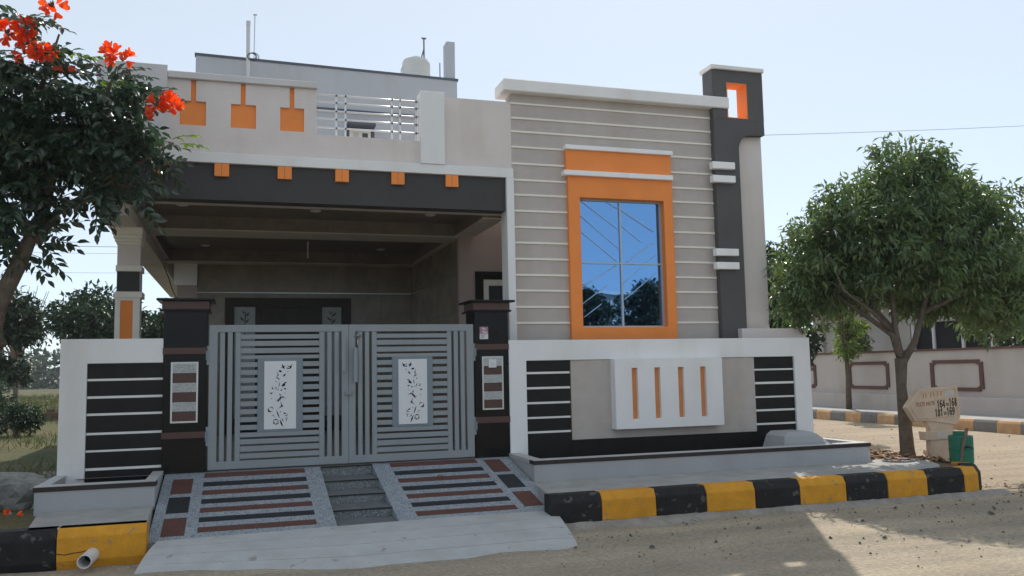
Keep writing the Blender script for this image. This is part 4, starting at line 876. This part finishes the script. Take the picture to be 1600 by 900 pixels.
LM=[compound(11,.36,i,M['leafF'],'leaf') for i in range(4)]+[compound(7,.26,9,M['leafY'],'leaf')]
# crown clumps (centre, radius)
CL=[((-1.85,-.7,4.60),.30),((-1.55,-.9,4.45),.30),((-1.9,-.8,4.15),.38),((-1.5,-.8,4.05),.36),((-1.15,-.8,4.1),.34),((-1.78,-.7,3.78),.34),((-1.3,-.9,3.82),.22),((-.92,-.85,4.3),.28),((-.95,-.8,3.95),.34),((-.72,-.85,3.92),.20),((-.58,-.8,3.86),.10),
    ((-1.0,-.75,3.55),.22),((-.80,-.7,3.55),.18),((-1.9,-.6,3.45),.30),((-1.95,-.6,3.1),.26),((-1.72,-.6,2.88),.17),((-1.55,-.7,3.0),.10),((-1.18,-.8,3.42),.09),((-1.10,-.8,3.28),.08),((-1.42,-.7,3.36),.10),((-1.02,-.7,4.60),.22),((-.86,-.7,4.55),.18),((-2.5,-.4,3.9),.5),((-2.9,-.3,4.3),.5),((-2.6,-.5,3.3),.45),((-2.3,-.6,4.6),.45),((-2.7,-.2,2.9),.4),((-1.6,0,4.15),.36),((-1.1,0,4.0),.32),((-1.75,-.9,5.12),.10)]
wts=np.array([r**2 for _,r in CL]); wts/=wts.sum(); LE=[]
for i in range(1050):
    c,r=CL[rng.choice(len(CL),p=wts)]; d=rng.normal(size=3); d/=np.linalg.norm(d); rad=r*(.2+.6*rng.random())
    p=Vector(c)+Vector(d)*rad; out=(Vector(d)*.8+Vector((rng.normal()*.5,rng.normal()*.5,.15))).normalized()
    yaw=math.atan2(-out.x,out.y); pit=math.asin(max(-.9,min(.9,out.z)))*.6-.12
    Mx=Matrix.Translation(p)@Matrix.Rotation(yaw,4,'Z')@Matrix.Rotation(pit,4,'X')@Matrix.Rotation(rng.normal()*.75,4,'Y')@Matrix.Scale(.75+.5*rng.random(),4)
    LE.append((p,Mx,int(rng.integers(0,4))))
for (x,y,z) in ((-1.36,-1.0,4.78),(-1.30,-.95,4.70),(-1.08,-.85,4.56),(-1.0,-.85,4.5),(-.88,-.8,4.72),(-.80,-.8,4.62),(-.75,-.8,4.4),(-.35,-.9,4.0),(-.28,-.9,3.95),(-1.22,-.95,4.72)):
    LE.append((Vector((x,y,z)),Matrix.Translation((x,y,z))@Matrix.Rotation(rng.uniform(-2.5,-.6),4,'Z')@Matrix.Rotation(.35,4,'X'),4))
cv=Vector(CAM); vis=lambda p:(p.x>-1.98)
LE.sort(key=lambda e:(0 if vis(e[0]) else 1,(e[0]-cv).length)); bp=wpos(ft)
for p,Mx,kd in LE[:300]:
    o=bpy.data.objects.new('leaf',LM[kd]); COL.objects.link(o); o.parent=ft; W[o.name]=p.copy()
    M2=Mx.copy(); M2.translation=M2.translation-bp; o.matrix_local=M2
vs=[];fs=[];off=0
for p,Mx,kd in LE[300:]:
    me=LM[kd]
    for v in me.vertices: vs.append(tuple(Mx@v.co-bp))
    for f in me.polygons: fs.append(tuple(off+i for i in f.vertices))
    off+=len(me.vertices)
me=bpy.data.meshes.new('foliage'); me.from_pydata(vs,[],fs); me.materials.append(M['leafF']); o=bpy.data.objects.new('foliage',me); put(o,bp,ft); o['kind']='stuff'
def flower_mesh(seed):
    r=random.Random(seed); b=MB(); 
    for k in range(5):
        a=k*2*math.pi/5+r.uniform(-.2,.2); ca,sa=math.cos(a),math.sin(a); ta=Vector((-sa,ca,0)); ra=Vector((ca,sa,0)); op=r.uniform(.7,1.1)
        q=[ra*.006,ra*.028*op+Vector((0,0,.035))+ta*.018,ra*.050*op+Vector((0,0,.07))+ta*.030,ra*.072*op+Vector((0,0,.088))+ta*.012,ra*.072*op+Vector((0,0,.088))-ta*.014,ra*.050*op+Vector((0,0,.072))-ta*.030,ra*.028*op+Vector((0,0,.035))-ta*.018,ra*.044*op+Vector((0,0,.055))]
        b.add(q,[(0,1,7,6),(1,2,7),(2,3,4,7),(4,5,7),(5,6,7)])
    return b.mesh('flower',M['petal'],smooth=False)
FM=[flower_mesh(i) for i in range(4)]
def cluster(c,n,rad,seed,sc=1.0):
    r=random.Random(seed); o=bpy.data.objects.new('flower_cluster',None); o.empty_display_size=.05; put(o,c,ft); cc=Vector(c)
    bb=MB()
    for i in range(7):
        d=Vector((r.gauss(0,1),r.gauss(0,1),r.gauss(0,1)+.3)).normalized(); bb.tube([cc,cc+d*rad*.35,cc+d*rad*.55+Vector((0,0,.01))],[.006,.012,.004],5)
    bb.build('bud',M['bud'],o)
    for i in range(n):
        d=Vector((r.gauss(0,1),r.gauss(0,1)-.5,r.gauss(0,.7)+.15)).normalized(); p=d*rad*r.uniform(.25,.75)
        f=bpy.data.objects.new('flower',FM[r.randrange(4)]); COL.objects.link(f); f.parent=o; W[f.name]=cc+p
        q=d.to_track_quat('Z','Y'); f.matrix_local=Matrix.Translation(p)@q.to_matrix().to_4x4()@Matrix.Scale(sc*r.uniform(.85,1.25),4)
CLU=[((-1.84,-1.05,4.90),7,.10),((-1.70,-1.08,4.93),8,.10),((-1.62,-1.08,4.84),8,.11),((-1.52,-1.10,4.72),10,.12),((-1.66,-1.08,4.72),4,.09),((-1.45,-1.05,5.22),5,.09),((-1.55,-1.0,5.26),2,.06),((-.93,-.9,4.82),7,.09),((-.82,-.9,4.80),5,.08),((-.50,-1.0,4.33),5,.07),((-.36,-1.0,4.33),9,.10),((-1.33,-1.0,4.62),2,.05),((-.50,-1.0,4.22),2,.05)]
for i,(c,n,rd) in enumerate(CLU): cluster(c,n,rd,i+30,.82)

# ------------------------------------------------------------------ left plot: grass, rubble, low brick wall
def grass(name,label,x0,x1,y0,y1,z,n,h,seed):
    r=np.random.default_rng(seed); m_=n; P=np.stack([r.uniform(x0,x1,m_),y0+(y1-y0)*r.random(m_)**1.5,np.full(m_,z)],1)
    k=(np.sin(P[:,0]*1.3+3*np.sin(P[:,1]*.35))+np.sin(P[:,1]*.9+P[:,0]*.4))>-.5; P=P[k]; m_=len(P)
    d=vnorm(r.normal(size=(m_,3))*.5+np.array([0,0,1.0])); nr=vnorm(r.normal(size=(m_,3))); L=h*(.4+r.random(m_)); sc=1+.04*np.maximum(P[:,1],0)
    o=leaf_mesh(name,P,d,nr,L*sc**.5,.013*sc,M['grass'],None,(x0,y0,z)); o['kind']='stuff'; tag(o,label,'grass')
grass('grass','dry green grass and weeds on the empty plot left of the house',-14,-1.6,.3,60,.24,26000,.17,5)
for i,(x_,y_,h_,r_,lb) in enumerate(((-4.5,12,.75,.6,'low dark scrub bush on the empty plot, nearer the striped wall'),(-5.6,14.5,1.3,.8,'rounded scrub bush left of the low dark bush'),(-6.6,18,1.5,.9,'tall scrub bush just before the low brick wall'))):
    simple(lb,x_,y_,.25,h_,r_,M['leafB'],None,40+i,330,.10,.4,name='shrub',per=6)
bwq=thing('brick_wall','low crumbling brick wall across the grass on the empty plot','wall',(-9,20,.25))
MB().box(-14,-4.3,20,20.25,.1,.55).build('wall_body',M['brick'],bwq,bevel=.03); 
for i in range(9): piece('loose_brick',M['brick'],bwq,-13+i*.95,-12.77+i*.95,20.02,20.13,.55,.63,.01)
def rock(label,c,r,seed,m,name='rock',cat='rock',sq=.7,group=None):
    rr=random.Random(seed); bm=bmesh.new(); bmesh.ops.create_icosphere(bm,subdivisions=3,radius=1)
    ph=[rr.uniform(0,6) for _ in range(6)]
    for v in bm.verts:
        a=v.co; k=1+.22*math.sin(a.x*2.7+ph[0])*math.sin(a.y*3.1+ph[1])+.13*math.sin(a.z*5+ph[2]+a.x*3)+.06*math.sin(a.y*11+ph[3])*math.sin(a.x*9+ph[4])
        v.co=Vector((a.x*k*r[0],a.y*k*r[1],a.z*k*r[2]))
    me=bpy.data.meshes.new(name); bm.to_mesh(me); bm.free(); me.materials.append(m); o=bpy.data.objects.new(name,me); put(o,c); return tag(o,label,cat,group)
rock('large pale rubble boulder beside the short planter at the left',(-1.86,.0,.40),(.34,.28,.22),1,M['rock'],'boulder','boulder')
rock('flat grey stone behind the large boulder',(-1.62,.62,.36),(.22,.2,.12),2,M['rock'])
rock('small dark stone left of the large boulder',(-2.15,.5,.36),(.2,.2,.14),3,M['rock'])
b=MB(); r=random.Random(3)
def chips(name,label,cat,n,fx_,sz,m,z,seed,loc):
    r=random.Random(seed); b=MB()
    for _ in range(n):
        x,y=fx_(r); s=sz*min(3,math.exp(r.gauss(-.25,.5))); a=r.uniform(0,6.28); ca,sa=math.cos(a),math.sin(a)
        v=[(x+s*(ca*p-sa*q*.7),y+s*(sa*p+ca*q*.7),z+s*h_) for p,q,h_ in ((-1,0,-.2),(0,-1,-.2),(1,.1,-.2),(.1,1,-.2),(-.3,-.3,.55),(.4,.2,.5))]
        b.add(v,[(0,1,4),(1,5,4),(1,2,5),(2,3,5),(3,4,5),(3,0,4)])
    o=b.build(name,m,loc=loc); o['kind']='stuff'; return tag(o,label,cat)
chips('rubble','grey rubble chips around the boulder on the empty plot','rubble',160,lambda r:(r.uniform(-3.2,-1.55),r.uniform(-.9,3.2)),.06,M['rock'],.30,1,(-2,0,.3))
chips('pebbles','dark pebbles scattered over the sandy road','pebbles',520,lambda r:(r.uniform(2.5,11),-2.15-abs(r.gauss(0,1.3))),.011,M['pebble'],.012,2,(6,-3,0))
chips('pebbles','dark pebbles scattered on the dusty side road','pebbles',250,lambda r:(r.uniform(9.2,16),r.uniform(-2,12)),.015,M['pebble'],.008,6,(12,3,0))
def litter(name,label,cat,n,fx_,z,L,m,loc,seed):
    r=np.random.default_rng(seed); P=fx_(r,n); d=vnorm(r.normal(size=(n,3))*np.array([1,1,.2])); nr=vnorm(r.normal(size=(n,3))*.35+np.array([0,0,1])); l=L*(.6+.8*r.random(n))
    o=leaf_mesh(name,P,d,nr,l,l*.42,m,None,loc,fold=.2,droop=.15); o['kind']='stuff'; tag(o,label,cat)
litter('dry_leaves','dry brown fallen leaves on the verge around the tree trunk','leaves',1100,lambda r,n:np.stack([r.uniform(8.1,9.0,n),r.uniform(-1.2,5,n),np.full(n,.315)+.03*r.random(n)],1),.3,.12,M['dryleaf'],(8.5,1,.3),4)
litter('dry_leaves','few dry leaves blown onto the road near the kerb corner','leaves',40,lambda r,n:np.stack([r.uniform(8.9,9.8,n),r.uniform(-2.2,-1,n),np.full(n,.02)],1),.02,.07,M['dryleaf'],(9,-1.5,0),8)
for i,(x,y) in enumerate(((-1.72,-.95),(-1.60,-1.15),(-1.93,-.9))):
    o=bpy.data.objects.new('fallen_flower',FM[i]); put(o,(x,y,.345)); o.rotation_euler=(1.3,.3*i,2.1*i); o.scale=(.5,)*3
    tag(o,['fallen orange flower on the soil by the trunk, nearest the planter corner','fallen orange flower on the soil, closest to the black kerb','fallen orange flower on the soil, nearest the picture edge'][i],'flower','fallen flowers under the flame tree')
tag(piece('dropping',M['soil'],None,2.44,2.50,-.66,-.61,.397,.425,.01),'small brown clod lying on the ramp stripes','clod')

# ------------------------------------------------------------------ haze
hm=bpy.data.materials.new('haze_air'); hm.use_nodes=True; t=hm.node_tree; t.nodes.clear(); o_=t.nodes.new('ShaderNodeOutputMaterial'); v_=t.nodes.new('ShaderNodeVolumePrincipled')
v_.inputs['Color'].default_value=(.86,.93,1,1); v_.inputs['Density'].default_value=.0005; v_.inputs['Anisotropy'].default_value=.35; lnk(t,v_.outputs[0],o_.inputs['Volume'])
hb=MB().box(-3100,3100,-3100,3100,-1.06,16).build('haze',hm,loc=(0,0,0)); hb['kind']='stuff'
